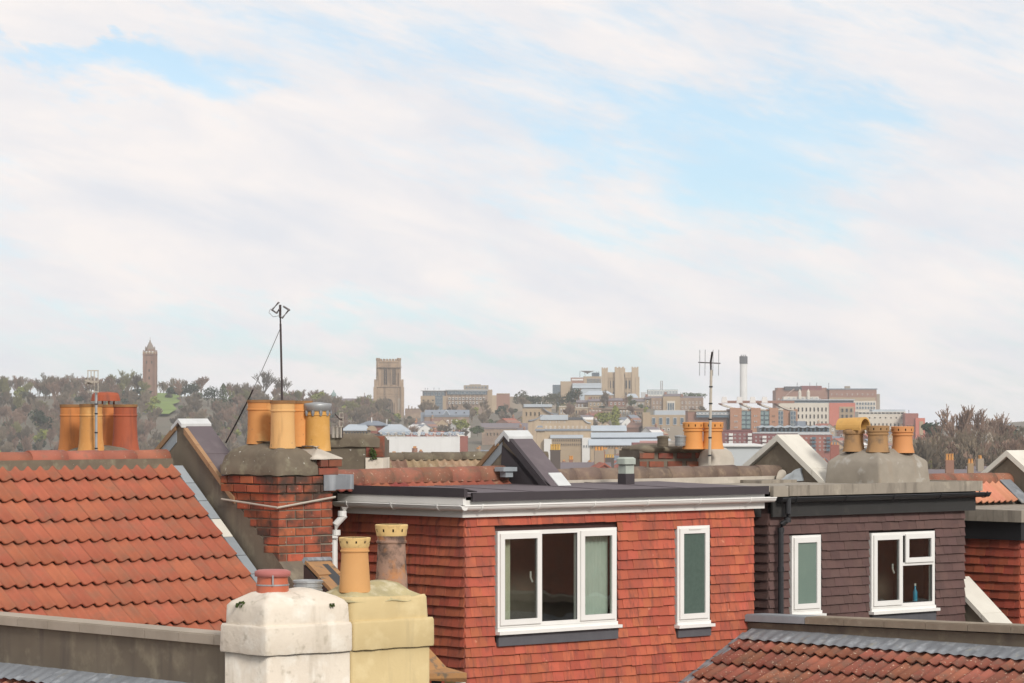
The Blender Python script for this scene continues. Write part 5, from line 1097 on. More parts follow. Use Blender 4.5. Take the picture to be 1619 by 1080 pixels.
B_tile = cm('red_roof_tile', (.36,.125,.085)); B_tileB = cm('brown_roof_tile', (.25,.15,.115)); B_slateP = cm('purple_slate', (.19,.165,.175)); B_potO = cm('orange_pot', (.60,.30,.10)); B_cab = cm('sandstone_tower', (.28,.17,.125), streak=((.16,.10,.08),.5,.45,.7)); B_cabd = cm('dark_stone_spire', (.26,.215,.18))
B_wil = cm('golden_limestone', (.38,.275,.18), (.29,.205,.135), .3, streak=((.17,.125,.09),.35,.45,.66)); B_wild = cm('dark_louvre', (.06,.05,.042)); G_dk = cm('dark_window_glass', (.035,.04,.045), rough=.3); G_lt = cm('pale_window_glass', (.30,.34,.36), rough=.3)  # louvre colour is a plain dark brown, shared by the tower windows
def win_mesh(nm, mf, mg, bw=.12):
    g = G(); o = [(0,0),(1,0),(1,1),(0,1)]; i = [(bw,bw),(1-bw,bw),(1-bw,1-bw),(bw,1-bw)]
    v = [(x,-.12,z) for x, z in o]+[(x,-.12,z) for x, z in i]+[(x,.0,z) for x, z in i]+[(x,.15,z) for x, z in o]
    g.add(v, [(a,(a+1)%4,4+(a+1)%4,4+a) for a in range(4)]+[(4+a,4+(a+1)%4,8+(a+1)%4,8+a) for a in range(4)]+[(a,12+a,12+(a+1)%4,(a+1)%4) for a in range(4)], 0); g.add(v[8:12], [(0,1,2,3)], 1)
    return mesh_of(nm, g, [mf, mg], recalc=False)
WM = {'d': win_mesh('window_dark', B_tan, G_dk), 'w': win_mesh('window_white', B_wht2, G_dk, .18), 'l': win_mesh('window_pale', B_wht2, G_lt, .14), 'c': win_mesh('window_cream', B_cream, G_dk, .08), 'g': win_mesh('window_glass', B_navy, B_green, .08), 'r': win_mesh('window_brick', B_dkred, G_lt, .1), 'n': win_mesh('window_steel', B_lgrey, B_navy, .07)}
class Bld:
    """one building; its faces are set by bearings and rows at a true distance, its sizes are metres"""
    def __init__(s, name, label, D, px, cat='building', group=None, slant=0.0):
        s.D = D; s.sl = slant; s.cx = px; s.t = thing(name, label, cat, Vector(((px-CX)*D/FOC, D, ground_z(px, D)-1)), group); s.zb = ground_z(px, D)-6
    def dd(s, px): return s.D+(px-s.cx)*s.sl
    def p(s, px, py, dd=0): D = s.dd(px)+dd; return Vector(((px-CX)*s.dd(px)/FOC, D, (HZ-py)*s.D/FOC))
    def vol(s, x0, x1, y0, y1=None, m=None, dep=14, f=0.0, nm='wall', label=None):
        g = G(); a, b = s.p(x0, y0, f), s.p(x1, y0, f); zt = a.z; zb = s.zb if y1 is None else (HZ-y1)*s.D/FOC; bk = Vector((0, dep, 0))
        q = [a, b, b+bk, a+bk]; g.hexa([Vector((v.x, v.y, zb)) for v in q]+[Vector((v.x, v.y, zt)) for v in q]); return part(nm, g, m, s.t, label=label)
    def gable(s, x0, x1, ye, yr, m, dep=12, f=-.4, nm='roof', hip=0.0, ov=0.0):
        a, b = s.p(x0, ye, f), s.p(x1, ye, f); bk = Vector((0, dep, 0)); zr = (HZ-yr)*s.D/FOC; h = (b-a)*hip
        r0 = a+bk*.5+h; r1 = b+bk*.5-h; r0.z = r1.z = zr; g = G(); dn = -UP*.25
        g.add([a,b,b+bk,a+bk,r0,r1,a+dn,b+dn,b+bk+dn,a+bk+dn], [(0,1,5,4),(1,2,5),(2,3,4,5),(3,0,4),(6,7,1,0),(7,8,2,1),(8,9,3,2),(9,6,0,3),(6,9,8,7)]); return part(nm, g, m, s.t)
    def front_gable(s, x0, x1, ye, yr, m, mr, dep=12, f=-.3):
        a, b = s.p(x0, ye, f), s.p(x1, ye, f); c = (a+b)/2; c.z = (HZ-yr)*s.D/FOC; bk = Vector((0, dep, 0)); g = G(); g.prism([a, b, c], bk); w = part('gable', g, m, s.t)
        g = G(); o = Vector((0,-.3,.25)); g.prism([a+o, c+o, c+o-UP*.5, a+o-UP*.5], bk); g.prism([b+o, c+o, c+o-UP*.5, b+o-UP*.5], bk); part('roof', g, mr, s.t)
    def wins(s, x0, x1, y0, y1, nc, nr, wf=.55, hf=.6, k='d', f=0.0):
        for r in range(nr):
            for c in range(nc):
                w = (x1-x0)/nc; h = (y1-y0)/nr; a = x0+w*(c+(1-wf)/2); yb = y0+h*(r+1-(1-hf)/2)
                A, B = s.p(a, yb, f), s.p(a+w*wf, yb, f); X = B-A; L = X.length; X.normalize()
                put('window', WM[k], s.t, A, qmat(X, UP.cross(X), UP), (L, 1.0, h*hf*s.D/FOC))
    def post(s, px, y0, y1, r=.15, m=None, nm='mast', dd=3): g = G(); g.tube([s.p(px, y1, dd), s.p(px, y0, dd)], r, 6); part(nm, g, m or B_dk, s.t)
# round-topped hill tower
b = Bld('hill_tower', 'slender brown stone tower with balcony and pointed spire on the wooded hill', 1760, 236, 'tower')
def oct_(g, c, r, z0, z1, n=8, r2=None, mi=0): g.lathe(Vector((c.x, c.y, 0)), [(r, z0), (r2 or r, z1)], n, mi, capt=True, rot=math.pi/8)
c_ = b.p(236, 600, 4); zz = lambda y: (HZ-y)*1760/FOC; px1 = 1760/FOC
g = G(); g.obox(Vector((c_.x-3.25, c_.y-3.25, b.zb)), (6.5,0,0), (0,6.5,0), (0,0,zz(559)-b.zb)); part('shaft', g, B_cab, b.t)
for sx in (-1, 1):
    for sy in (-1, 1):
        g = G(); g.obox(Vector((c_.x+sx*3.2-.45, c_.y+sy*3.2-.45, b.zb)), (.9,0,0), (0,.9,0), (0,0,zz(556)-b.zb)); g.obox(Vector((c_.x+sx*3.3-.25, c_.y+sy*3.3-.25, zz(556))), (.5,0,0), (0,.5,0), (0,0,zz(553.5)-zz(556))); part('buttress', g, B_cab, b.t)
g = G(); g.obox(Vector((c_.x-3.8, c_.y-3.8, zz(561))), (7.6,0,0), (0,7.6,0), (0,0,.45)); part('balcony', g, B_cab, b.t)
g = G()
for i in range(7): g.obox(Vector((c_.x-3.7+i*1.15, c_.y-3.78, zz(559.7))), (.35,0,0), (0,.3,0), (0,0,.85))
g.obox(Vector((c_.x-3.8, c_.y-3.8, zz(557.4))), (7.6,0,0), (0,.3,0), (0,0,.3)); part('parapet', g, B_buff, b.t)
g = G(); oct_(g, c_, 2.7, zz(560), zz(552)); part('lantern', g, B_cab, b.t)
for i in range(3): g = G(); g.obox(Vector((c_.x-2.1+i*1.7, c_.y-2.9, zz(559))), (.8,0,0), (0,.4,0), (0,0,1.4)); part('opening', g, B_white, b.t)
for i in range(8): t = i*math.tau/8+.39; g = G(); q = Vector((c_.x+2.7*math.cos(t), c_.y+2.7*math.sin(t), 0)); g.lathe(q, [(.3, zz(556)), (.25, zz(550)), (.02, zz(547))], 5); part('pinnacle', g, B_cabd, b.t)
g = G(); oct_(g, c_, 2.6, zz(552), zz(538), r2=.12); part('spire', g, B_cabd, b.t); g = G(); g.lathe(Vector((c_.x, c_.y, 0)), [(.15, zz(540)), (.35, zz(538)), (.1, zz(537)), (.1, zz(533))], 6, capt=True); part('finial', g, B_cabd, b.t)
for px, y in ((231,575),(240,575),(235.5,588),(235.5,600)): g = G(); q = b.p(px, y, .0); g.obox(Vector((c_.x+(px-236)*px1*.9-.35, c_.y-3.33, zz(y))), (.7,0,0), (0,.2,0), (0,0,1.6)); part('window', g, B_wild, b.t)
# great square gothic tower
b = Bld('gothic_tower', 'massive square golden stone tower with battlements in the middle distance', 2000, 614, 'tower')
zz = lambda y: (HZ-y)*2000/FOC; X_ = lambda px: (px-CX)*.4
def cube(x0, x1, y0, y1, dy0, dy1, m, nm): g = G(); g.obox(Vector((X_(x0), 2000+dy0, zz(y1) if y1 else b.zb)), (X_(x1)-X_(x0),0,0), (0,dy1-dy0,0), (0,0,zz(y0)-(zz(y1) if y1 else b.zb))); return part(nm, g, m, b.t)
cube(594.5, 635, 613, None, 0, 18, B_wil, 'wall'); cube(598, 632, 571, 613, 1.5, 15.5, B_wil, 'wall')
for (xa, xb, yt) in ((590.5,595.5,612),(633.5,638.7,612),(601.5,605,636),(624.5,628,636)): cube(xa, xb, yt, None, -1.2, 3, B_wil, 'buttress')
for (xa, xb) in ((590.5,595.5),(633.5,638.7)): cube(xa+1, xb-1, 600, 612, 0, 3, B_wil, 'pinnacle')
for (xa, xb, yt, yb_) in ((595,600,566,613),(628,633.5,566,613)): g = G(); g.lathe(Vector((X_((xa+xb)/2), 2002, 0)), [(1.25, zz(yb_)), (1.15, zz(yt+4)), (1.4, zz(yt+3)), (1.3, zz(yt))], 8, capt=True); part('turret', g, B_wil, b.t)
for (xa, xb, ya) in ((593,598,588),(631,636.5,588)): g = G(); q0 = Vector((X_(xa), 2000, 0)); g.prism([Vector((X_(xa), 1999.5, zz(612))), Vector((X_(xb), 1999.5, zz(612))), Vector((X_(xb if xa < 600 else xa), 1999.5, zz(ya)))], (0,2.5,0)); part('buttress', g, B_wil, b.t)
cube(598, 631, 570, 573, 1.0, 15.8, B_wil, 'parapet')
for i in range(6): cube(600.5+i*4.7, 603+i*4.7, 567.3, 570, 1.0, 15.8, B_wil, 'battlement')
for (xa, xb) in ((607,611.5),(620.5,625)): cube(xa, xb, 584, 608, 1.2, 2, B_wild, 'louvre'); cube(xa+1.9, xb-1.9, 584, 608, 1.0, 1.19, B_wil, 'mullion')
for x in (604.8, 613, 618, 627): cube(x-.5, x+.6, 577, 613, .6, 1.5, B_wil, 'rib')
for y in (580, 611, 622, 626): cube(595, 635, y, y+1.1, -.35, 0 if y > 612 else 1.5, B_wil, 'string_course')
for x in (598, 601, 609, 613, 617, 629, 632): cube(x-.45, x+.45, 613, 622, -.25, 0, B_wil, 'rib')
g = G(); pts = [(607,660)]+[(614.3-7.3*math.cos(t), 640-10*math.sin(t)) for t in [i*math.pi/8 for i in range(9)]]+[(621.6,660)]; g.prism([Vector((X_(x), 1999.7, zz(y))) for x, y in pts], (0,.3,0)); part('arched_window', g, B_wild, b.t)
for x in (609.5, 612, 614.5, 617, 619.5): cube(x-.35, x+.35, 634, 660, -.5, -.31, B_wil, 'mullion')
for (xa, xb) in ((596.5,600),(629,632.5)): cube(xa, xb, 630, 648, -.15, 0, B_grey, 'niche')
cube(640, 668, 646, None, 4, 20, B_brown, 'wall')
for i in range(4): cube(645+i*5, 646.6+i*5, 641+i*1.5, 648, 4, 6, B_brown, 'pinnacle')
# ranges to the left of it
b = Bld('hall', 'long dark-roofed stone range left of the great tower', 2050, 560)
b.vol(535,588,637,None,B_grey,14); b.gable(533,590,638,630,B_slateP,14); b.front_gable(570,583,638,626,B_brown,B_slateP); b.post(576,621,630,.25,B_brown); b.wins(540,568,640,650,6,1,.4,.6,'d')
b = Bld('cupola_hall', 'stone block with small copper-green cupola behind the metal-cowled pot', 2050, 527)
b.vol(520,534,632,None,B_brown,10); g = G(); g.lathe(b.p(527,632,4), [(1.5,0),(1.5,2.2),(1.9,2.4),(1.6,3.8),(.5,5.2),(.1,6.5)], 8, capt=True); part('cupola', g, cm('copper_green', (.25,.33,.32)), b.t)
# medical block
b = Bld('office_block', 'stepped tan office building with dark glazed top floors, right of the great tower', 2050, 720)
b.vol(665,705,626,None,B_tan,22); b.vol(668,704,618,626,B_dk,18,1.5,'glazed_storey'); b.vol(665,706,617,618.4,B_lgrey,20,.5,'eave'); b.vol(705,771,617,None,B_brown,22,1); b.vol(707,770,617.5,624,B_navy,18,.3,'glazed_storey'); b.vol(704,772,616,617.6,B_lgrey,22,-.3,'eave')
b.vol(733,772,609,616,B_grey,12,5); b.vol(742,760,607.5,609,B_grey,8,6,'roof'); b.vol(770,778,616,None,B_tan,20,1.5); b.vol(777,785,625,None,B_buff,18,2)
b.wins(666,688,630,648,3,3,.5,.45,'d'); b.vol(688,700,626,650,B_navy,1,-.3,'glass_bay'); b.wins(688,700,627,649,3,4,.7,.6,'n',-.5); b.wins(708,769,618,624,9,1,.75,.8,'n',-.1); b.wins(669,703,619,626,6,1,.7,.8,'n',1.2); b.wins(708,768,627,640,11,2,.55,.6,'w'); b.wins(735,770,610,615,7,1,.5,.6,'n',4.6)
for i in range(9): b.vol(710+i*6.7, 711+i*6.7, 624, 646, B_buff, .5, .4, 'pier')
for px in (672,676,686,694,769): b.post(px,611 if px > 700 else 613,620,.12)
# brown brick block and church roof
b = Bld('brick_block', 'plain windowless reddish-brown block left of the tree mass', 1980, 795); b.vol(785,806,623,None,B_brr,16); b.vol(785,806,622,623,B_tan,16,-.3,'coping'); b.vol(806,880,627,None,B_grey,14,10)
b = Bld('slate_roofed_hall', 'stone hall with long grey roof, small roof vents and central gablet', 1600, 706, slant=.1)
b.vol(671,741,656,None,B_brown,16); b.gable(671,742,656,648,B_slate,16,-.6); b.front_gable(700,711,656,648.5,B_slate,B_slateL,8,-.8); b.vol(671,742,656,659,B_slate,1,-.5,'gutter'); b.wins(690,740,663,675,7,1,.45,.85,'w'); b.vol(665,672,652,None,B_slate,10,1)
for px in (682,694,720,733): b.vol(px,px+2,651.5,653.5,B_dk,1,1.5,'roof_vent')
b = Bld('stone_range', 'low brown stone range behind the hoarding and the dark gable', 1500, 790); b.vol(762,835,676,None,B_brown,14); b.gable(760,836,677,669,B_slateP,14); b.wins(768,832,681,692,12,1,.4,.6,'d')
# castle-like building group
b = Bld('castle_like_building', 'tan castle-like block with battlemented corner turrets, on the skyline', 2200, 981)
b.vol(953,1009,593,None,B_buff,22,1)
for (xa, xb, yt, f) in ((951.5,961,581,0),(972,986.5,580,-1.5),(999,1009.5,580,0),(982,988.5,582,1),(1005,1011,596,-.6)):
    b.vol(xa,xb,yt+1.5,None,B_buff,5,f,'turret'); 
    for i in range(3): w = (xb-xa)/5; b.vol(xa+i*2*w, xa+i*2*w+w, yt, yt+1.5, B_buff, 5, f, 'battlement')
for i in range(9): b.vol(961+i*5.2-(.0), 963+i*5.2, 590.6+abs(4-i)*0-(1.2 if i in (1,6) else 0), 593, B_buff, 1, 1, 'battlement')
b.vol(961,972,588.5,593,B_buff,3,.8,'parapet'); b.vol(988,999,588.5,593,B_buff,3,.8,'parapet')
b.wins(955,972,600,616,4,1,.62,.9,'d',.8); b.wins(988,1003,599,617,3,1,.7,.95,'d',.8); b.wins(955,972,617,628,4,1,.45,.6,'d',.8); b.wins(987,1003,618,628,3,1,.5,.6,'d',.8)
for x in (953,957.5,962,966.5,971,987,992,997.5,1003): b.vol(x-.4,x+.5,596,628,B_buff,.6,.4,'rib')
b.vol(951,1010,597,598.3,B_tan,1,.2,'string_course')
b = Bld('laboratory_block', 'flat-roofed tan laboratory stepping up to the castle-like block, with dish on its roof', 2180, 915)
b.vol(886.5,904,603,None,B_tan,14); b.vol(874,887,608.5,None,B_navy,14,1); b.wins(874.5,886.5,610,625,4,3,.6,.55,'n',.8); b.vol(903,923,597,None,B_brr,14,1.5); b.vol(904,922,599,601.5,B_wht2,1,1.2,'band'); b.vol(923,951,595,None,B_tan,14,2); b.wins(928,950,598,607,10,1,.5,.95,'n',1.7); b.vol(905,950,607,None,B_slateL,8,-3)
b.gable(905,951,613,606,B_slateL,10,-4); g = G(); g.lathe(b.p(929,591,6), [(.3,0),(1.0,.6),(5.0,2.0),(4.8,2.1),(.8,.8)], 14); part('dish', g, B_lgrey, b.t); b.vol(936,948,589,595,B_navy,5,5,'plant_room')
for x in (917,925,943,947): b.post(x,587,596,.15)
b = Bld('hipped_villa', 'cream villa with pale hipped roof below the castle-like block', 2020, 945); b.vol(925,969,624,None,B_tan,14); b.gable(922,971,624,618,B_slateL,14,-.6,hip=.2); b.wins(929,967,626,632,9,1,.4,.7,'d')
b = Bld('pedimented_house', 'stone house with triangular pediment in front of the castle-like block', 1950, 990); b.vol(974,1037,629,None,B_brown,14); b.gable(990,1010,629,622.5,B_slateL,14,2,hip=.2); b.front_gable(979,994,630,624.5,B_buff,B_buff,10,-.5); b.vol(1014,1022,620,629,B_lgrey,4,2,'plant_room')
b = Bld('glass_topped_block', 'brown stone block with long pale glass rooftop and twin masts', 2050, 1050); b.vol(1022,1076,629,None,B_brown,16); b.vol(1024,1072,616,626,B_green,10,2,'glass_storey'); b.wins(1024,1072,616,626,10,1,.85,.85,'l',1.8); b.vol(1020,1076,625.5,629,B_cream,14,-.3,'parapet')
for x in (1045,1047.5): b.post(x,602,616,.28,cm('grey_brown_mast',(.30,.26,.25)))
# long georgian terraces on the slope, one thing each
TC = [B_brown, B_tan, B_brr, B_grey, B_buff, B_brown, B_tan]
lab = ['brown stone terrace house at the left end of the upper row, dark windows','second house of the upper row, tan front','third house of the upper row, brick-brown front','house of the upper row below the pediment','pale house of the upper row with chimney','upper row house left of the centre portico','upper row house above the arched-window block']
for i, (x0, x1, yt, D) in enumerate(((906,930,636,1800),(930,962,634,1795),(962,990,633,1790),(990,1020,634,1790),(1020,1050,630,1790),(1050,1076,626,1790),(1076,1112,630,1790))):
    b = Bld('terrace_house', lab[i], D, (x0+x1)/2, 'house', 'upper row of stone houses under the castle-like block'); b.vol(x0,x1-.3,yt,None,TC[i],12,rs.uniform(0,1.5)); b.gable(x0,x1,yt,yt-3.5,B_slateP,12,-.3)
    n = max(3, int((x1-x0)/6)); b.wins(x0+1,x1-1,yt+1.5,yt+16,n,2,.4,.55,'w' if i % 3 else 'l'); b.vol(x0+1,x0+5,yt-6.5,yt-1,B_brr,2,4,'chimney')
lab = ['tan lower-row house with cream balustrade, left end','lower-row house with five tall windows','warm stone lower-row house left of the yellow-green tree','lower-row house above the yellow-green tree','brown lower-row house behind the slim pale tree','lower-row house next to the arched-window block']
for i, (x0, x1, yt) in enumerate(((884,908,643),(908,930,645),(930,952,646),(952,978,647),(978,1000,646),(1000,1018,647))):
    b = Bld('terrace_house', lab[i], 1680, (x0+x1)/2, 'house', 'lower row of stone houses on the slope'); b.vol(x0,x1-.3,yt,None,[B_tan,B_buff,B_brown][i%3],12,rs.uniform(0,1.5)); b.vol(x0,x1-.3,yt-1.2,yt+.4,B_cream if i < 2 else B_brown,12,-.2,'cornice')
    n = max(3, int((x1-x0)/4.5)); b.wins(x0+1,x1-1,yt+2,yt+12,n,1,.5,.8,'d' if i % 2 else 'w'); b.wins(x0+1,x1-1,yt+14,yt+30,n,2,.45,.5,'d')
b = Bld('portico_block', 'stone block with tall cream centre bay and white windows, upper row', 1770, 1062); b.vol(1030,1112,629,None,B_brown,14); b.vol(1048,1075,627,None,B_tan,2,-1.5); b.vol(1054,1067,634,652,B_cream,1,-2,'centre_bay'); b.wins(1055,1066,636,650,3,1,.7,.9,'n',-2.3); b.wins(1076,1110,633,648,6,2,.35,.45,'w'); b.wins(1031,1047,633,648,3,2,.35,.45,'w')
b = Bld('arched_window_block', 'tan stone block with five tall blue-grey arched windows', 1500, 1055); b.vol(1016,1090,656,None,B_tan,16,.5); b.vol(1016,1028,652,None,B_tan,8,0); b.vol(1035,1088,650,656,B_slateL,12,1,'roof'); b.wins(1028,1084,660,672,5,1,.5,.98,'n',.2); b.vol(1016,1092,674,None,B_grey,10,-3); b.wins(1024,1060,676,682,5,1,.5,.6,'w',-3.2); b.vol(1036,1090,648.5,650,B_lgrey,12,1,'parapet')
# curved-roof and metal-roofed buildings
def curved(b, x0, x1, ya, yb, m, dep=10, f=0, flip=False, n=7):
    g = G(); pts = []
    for i in range(n+1):
        t = i/n; pts.append((x0+(x1-x0)*t, ya+(yb-ya)*(1-(1-t)**2.2 if not flip else t**2.2)))
    P_ = [b.p(x, y, f) for x, y in pts]; g.prism(P_+[q-UP*.5 for q in P_[::-1]], (0,dep,0)); part('curved_roof', g, m, b.t)
b = Bld('upper_college_block', 'buff block with flat pale roof and swept slate wing, left of the stone rows', 1520, 860)
b.vol(826,872,646,None,B_tan,14); b.vol(828,873,639,643.5,B_slateL,14,-.5,'roof'); b.vol(828,873,643.5,646,B_grey,12,.5,'clerestory'); curved(b,858,882,644,654,B_slate,10,-1.5); b.wins(829,856,649,660,4,1,.4,.7,'d'); b.post(856,636,650,.12,B_white); b.post(849,636,642,.12,B_white)
b = Bld('curved_roof_block', 'buff building with swept grey roofs and narrow clerestory windows', 1420, 885, slant=.1)
b.vol(835,938,664,None,B_buff,14); b.vol(854,898,656,664,B_slateL,10,-.8,'roof'); b.vol(898,922,660,664,B_dk,9,-.3,'plant_room'); curved(b,920,934,658,668,B_slateL,10,-.8); curved(b,836,858,664,655,B_slate,10,-.9,True); b.wins(855,895,665,669,3,1,.75,.9,'n'); b.wins(846,930,673,678,12,1,.35,.8,'w'); b.post(835,664,680,.12,B_wht2)
b = Bld('school_block', 'buff block with pale metal roof and rows of narrow windows, low centre', 1250, 895)
b.vol(848,860,676,None,B_buff,12,-1); b.vol(860,938,680,None,B_buff,14); b.vol(860,938,678.5,681,B_slate,14,-.5,'eave'); b.gable(870,922,692,683,B_slateL,12,-3); b.vol(872,921,691,None,B_tan,8,-2.5); b.wins(873,920,693,706,14,2,.4,.6,'d',-2.7); b.vol(860,872,694,None,B_wht2,6,-3.5); b.vol(920,934,692,None,B_wht2,6,-3.5); b.wins(921,933,703,708,3,1,.4,.8,'n',-3.7); b.gable(846,862,680,673,B_slate,10,-2,hip=.3)
b = Bld('market_hall', 'two long pale blue metal roofs stacked one behind the other, low centre', 1200, 990, slant=.08)
b.vol(938,992,681,None,B_buff,12,14); b.gable(936,993,681,673,B_slateL,12,12); b.vol(936,1048,691,None,B_slate,12,4); b.gable(935,1050,691,684,B_slateL,12,3); b.gable(930,1060,703,694,B_slateL,12,-6); b.vol(933,1058,703,None,B_tan,10,-5); b.wins(934,1005,704,709,16,1,.45,.8,'d',-5.3)
b = Bld('low_brick_range', 'low pink-brown brick range with white bay front beside the metal roofs', 1150, 900); b.vol(1000,1080,700,None,B_dkred,10); b.gable(1012,1045,704,697,cm('pink_roof',(.42,.22,.19)),10,-2)
# library with four swept roofs
b = Bld('brick_library', 'orange-brown brick library with four swept pale roofs and glass bays', 1350, 1190)
b.vol(1088,1150,650,None,B_brr,20,2); b.vol(1101,1153,651,660,B_navy,3,0,'glass_band'); b.wins(1101,1153,652,656,9,1,.94,.9,'l',-.2); b.vol(1088,1152,649,650.5,B_tan,20,1.5,'coping'); b.vol(1154,1261,647,None,B_bk,22,0)
for i, x in enumerate((1154,1187,1216,1243)):
    if i < 3: b.vol(x,x+[18,15,14][i],645,None,B_bk,3,-2,'stair_tower'); b.wins(x+[6,4,4][i],x+[12,10,9][i],653,680,2,3,.5,.25,'l' if i < 2 else 'd',-2.2)
    curved(b,x-14,x+[33,28,28,18][i],637.5,647,B_brr,16,1.5); 
    g = G(); q = [b.p(x-12+a_*([40,36,34,24][i]), 639+8*(1-(1-a_)**2), -.6) for a_ in (0,.2,.4,.6,.8,1)]; g.prism(q+[v-UP*.55 for v in q[::-1]], (0,10,0)); part('swept_roof', g, B_cream, b.t)
    g = G(); q = b.p([1147,1171,1192,1211][i], 637, 6); g.prism([q-Vector((1.3,0,0)), q+Vector((1.3,0,0)), q+Vector((.95,0,2.6)), q-Vector((.95,0,-2.6))], (0,2,0)); part('roof_vent', g, B_wht2, b.t)
for (xa, xb) in ((1171.5,1187),(1200,1216),(1229,1238),(1249,1258)): b.vol(xa,xb,650,678,B_green,1.5,-1.2,'glass_bay'); b.wins(xa,xb,650,678,2,4,.94,.85,'n' if xa > 1220 else 'g',-1.5)
b.vol(1147,1260,633.5,637.5,B_brr,12,12,'plant_storey')
# tall white chimney
b = Bld('boiler_chimney', 'tall white chimney with dark blue-grey top on the skyline', 2300, 1176, 'chimney')
g = G(); q = b.p(1176, 645, 3); z0 = (HZ-575)*2300/FOC; z1 = (HZ-563.5)*2300/FOC
g.lathe(Vector((q.x, q.y, 0)), [(2.75, b.zb), (2.65, z0)], 16, capt=True)
part('shaft', g, B_white, b.t); g = G(); g.lathe(Vector((q.x, q.y, 0)), [(2.95, z0), (2.95, z1), (2.6, z1+.2)], 16, capt=True); part('dark_cap', g, B_dk, b.t)
for dx in (-1.5, 0, 1.4): g = G(); g.tube([Vector((q.x+dx, q.y, z1)), Vector((q.x+dx, q.y, z1+1.3))], .3, 6); part('flue_tip', g, B_dk, b.t)
# hospital group
b = Bld('long_hospital_block', 'long brown-brick hospital slab with dark rooftop plant, skyline right', 2100, 1310)
b.vol(1227,1310,617,None,B_brr,26,2); b.vol(1230,1308,613,617,B_brr,20,5); b.vol(1311,1386,615.5,None,B_brr,26,0); b.vol(1309,1387,614.2,616,B_slate,27,-.5,'eave'); b.vol(1385,1391.5,623,None,B_grey,16,1); b.vol(1241,1268,611,617,B_dk,8,1,'plant_room'); b.vol(1268,1300,610,617,B_dkred,10,3,'plant_room'); b.vol(1337,1345,610.5,615,B_grey,5,3,'lift_head')
b.vol(1311,1384,628.5,634,B_tan,1,-.6,'band'); b.vol(1312,1385,634,None,B_cream,1,-.8,'lower_storey'); b.wins(1313,1384,635,648,16,2,.6,.6,'n',-1.1); b.wins(1311,1384,620,627,9,1,.15,.35,'w',-.3); b.wins(1228,1300,628,646,10,3,.3,.4,'w',1.7)
for x in (1261,1281,1292,1311): b.post(x,605,614,.16)
b = Bld('gridded_ward_block', 'cream hospital block with even grid of dark windows and salmon end wall', 1750, 1290)
b.vol(1233,1311,637,None,B_cream,20); b.vol(1239,1350,632.5,637,B_navy,18,1,'glazed_storey'); b.vol(1238,1352,631.5,633,B_slateL,19,-.3,'eave'); b.vol(1311,1352,637,None,B_salm,20,-.5); b.vol(1327,1350,643,694,B_tan,1,-.9,'bay'); b.wins(1328,1349,644,692,3,5,.6,.75,'d',-1.2); b.wins(1247,1309,642,675,10,3,.42,.68,'c'); b.wins(1238,1309,676,694,11,1,.42,.5,'c')
b.vol(1240,1296,627,631.5,B_cream,10,5,'upper_storey'); b.wins(1245,1296,628,631,7,1,.7,.6,'l',4.8)
for x in (1265.5,1279): g = G(); g.lathe(b.p(x,631,4), [(.9,0),(.9,4),(.1,5.6)], 6); part('cream_flue', g, B_cream, b.t)
b = Bld('curved_steel_walkway', 'stepped white rooftop frame sloping up beside the long hospital slab', 1900, 1243)
g = G(); pts = [(1237,648),(1238,631),(1249,620),(1256,615)]; P_ = [b.p(x,y) for x,y in pts]; g.tube(P_, .35, 6); part('frame', g, cm('dusty_pink_pipe',(.40,.29,.25)), b.t)
b = Bld('white_clinic_block', 'grey-white clinic with ribbon windows, far right of the hospital group', 1650, 1400)
b.vol(1357,1432,651,None,B_cream,18); b.vol(1380,1432,647.5,651,B_slateL,14,2,'upper_storey'); b.wins(1357,1430,651.8,654.5,12,1,.88,.9,'n'); b.wins(1362,1430,659,662,8,1,.3,.8,'c'); b.wins(1362,1430,667,686,11,2,.4,.6,'c'); b.vol(1352,1432,690,None,B_dkred,14,-8)
b = Bld('red_clinic_wing', 'dark red wing at the right end of the hospital group', 1640, 1448); b.vol(1431,1452,653.5,None,B_red,16); b.vol(1447,1462,661,None,B_salm,14,-1.5); b.vol(1453,1459,666,688,B_tan,1,-1.8,'bay'); b.wins(1433,1446,670,690,3,3,.5,.5,'d'); b.post(1438,648,655,.12)
b = Bld('green_glass_flats', 'row of flats with wavy pale roof and green-blue glazing', 1250, 1255); b.vol(1201,1311,675,None,B_navy,14); b.wins(1203,1309,675.5,683,16,1,.8,.9,'g'); b.vol(1201,1312,683,686,B_lgrey,3,-1.5,'balcony')
for i in range(8): curved(b,1200+i*14,1207+i*14,674.5,672.8,B_slateL,14,-.8,True,4); curved(b,1207+i*14,1214+i*14,672.8,674.5,B_slateL,14,-.8,False,4)
b.vol(1262,1275,666,675,B_slate,10,3,'roof_pod')
fl = [('dark red brick flats with white balconies, left part of the dockside row',1142,1190,681),('dark red brick flats behind the stone-coped gable',1190,1262,685),('dark red brick flats with grey balconies, right part of the dockside row',1262,1316,687)]
for i, (lb, x0, x1, yt) in enumerate(fl):
    b = Bld('brick_flats', lb, 1120, (x0+x1)/2, 'flats', 'dockside row of dark red flats'); b.vol(x0,x1-.4,yt,None,B_dkred if i != 2 else B_red,14); b.vol(x0,x1-.4,yt-1,yt+.3,B_lgrey if i else B_dkred,14,-.3,'parapet')
    n = int((x1-x0)/7); b.wins(x0+2,x1-2,yt+3,yt+27,n,4,.34,.36,'w'); 
    for xx in ([1152,1188-6] if i == 0 else [1205,1238] if i == 1 else [1283,1306]):
        for r in range(4): g = G(); q = b.p(xx,yt+8+r*6,-1.3); w_ = 6.5*1120/FOC; g.obox(q, (w_,0,0), (0,1.3,0), (0,0,.15)); g.obox(q+UP*.15, (w_,0,0), (0,.08,0), (0,0,.75)); part('balcony', g, B_wht2 if i < 2 else B_navy, b.t)
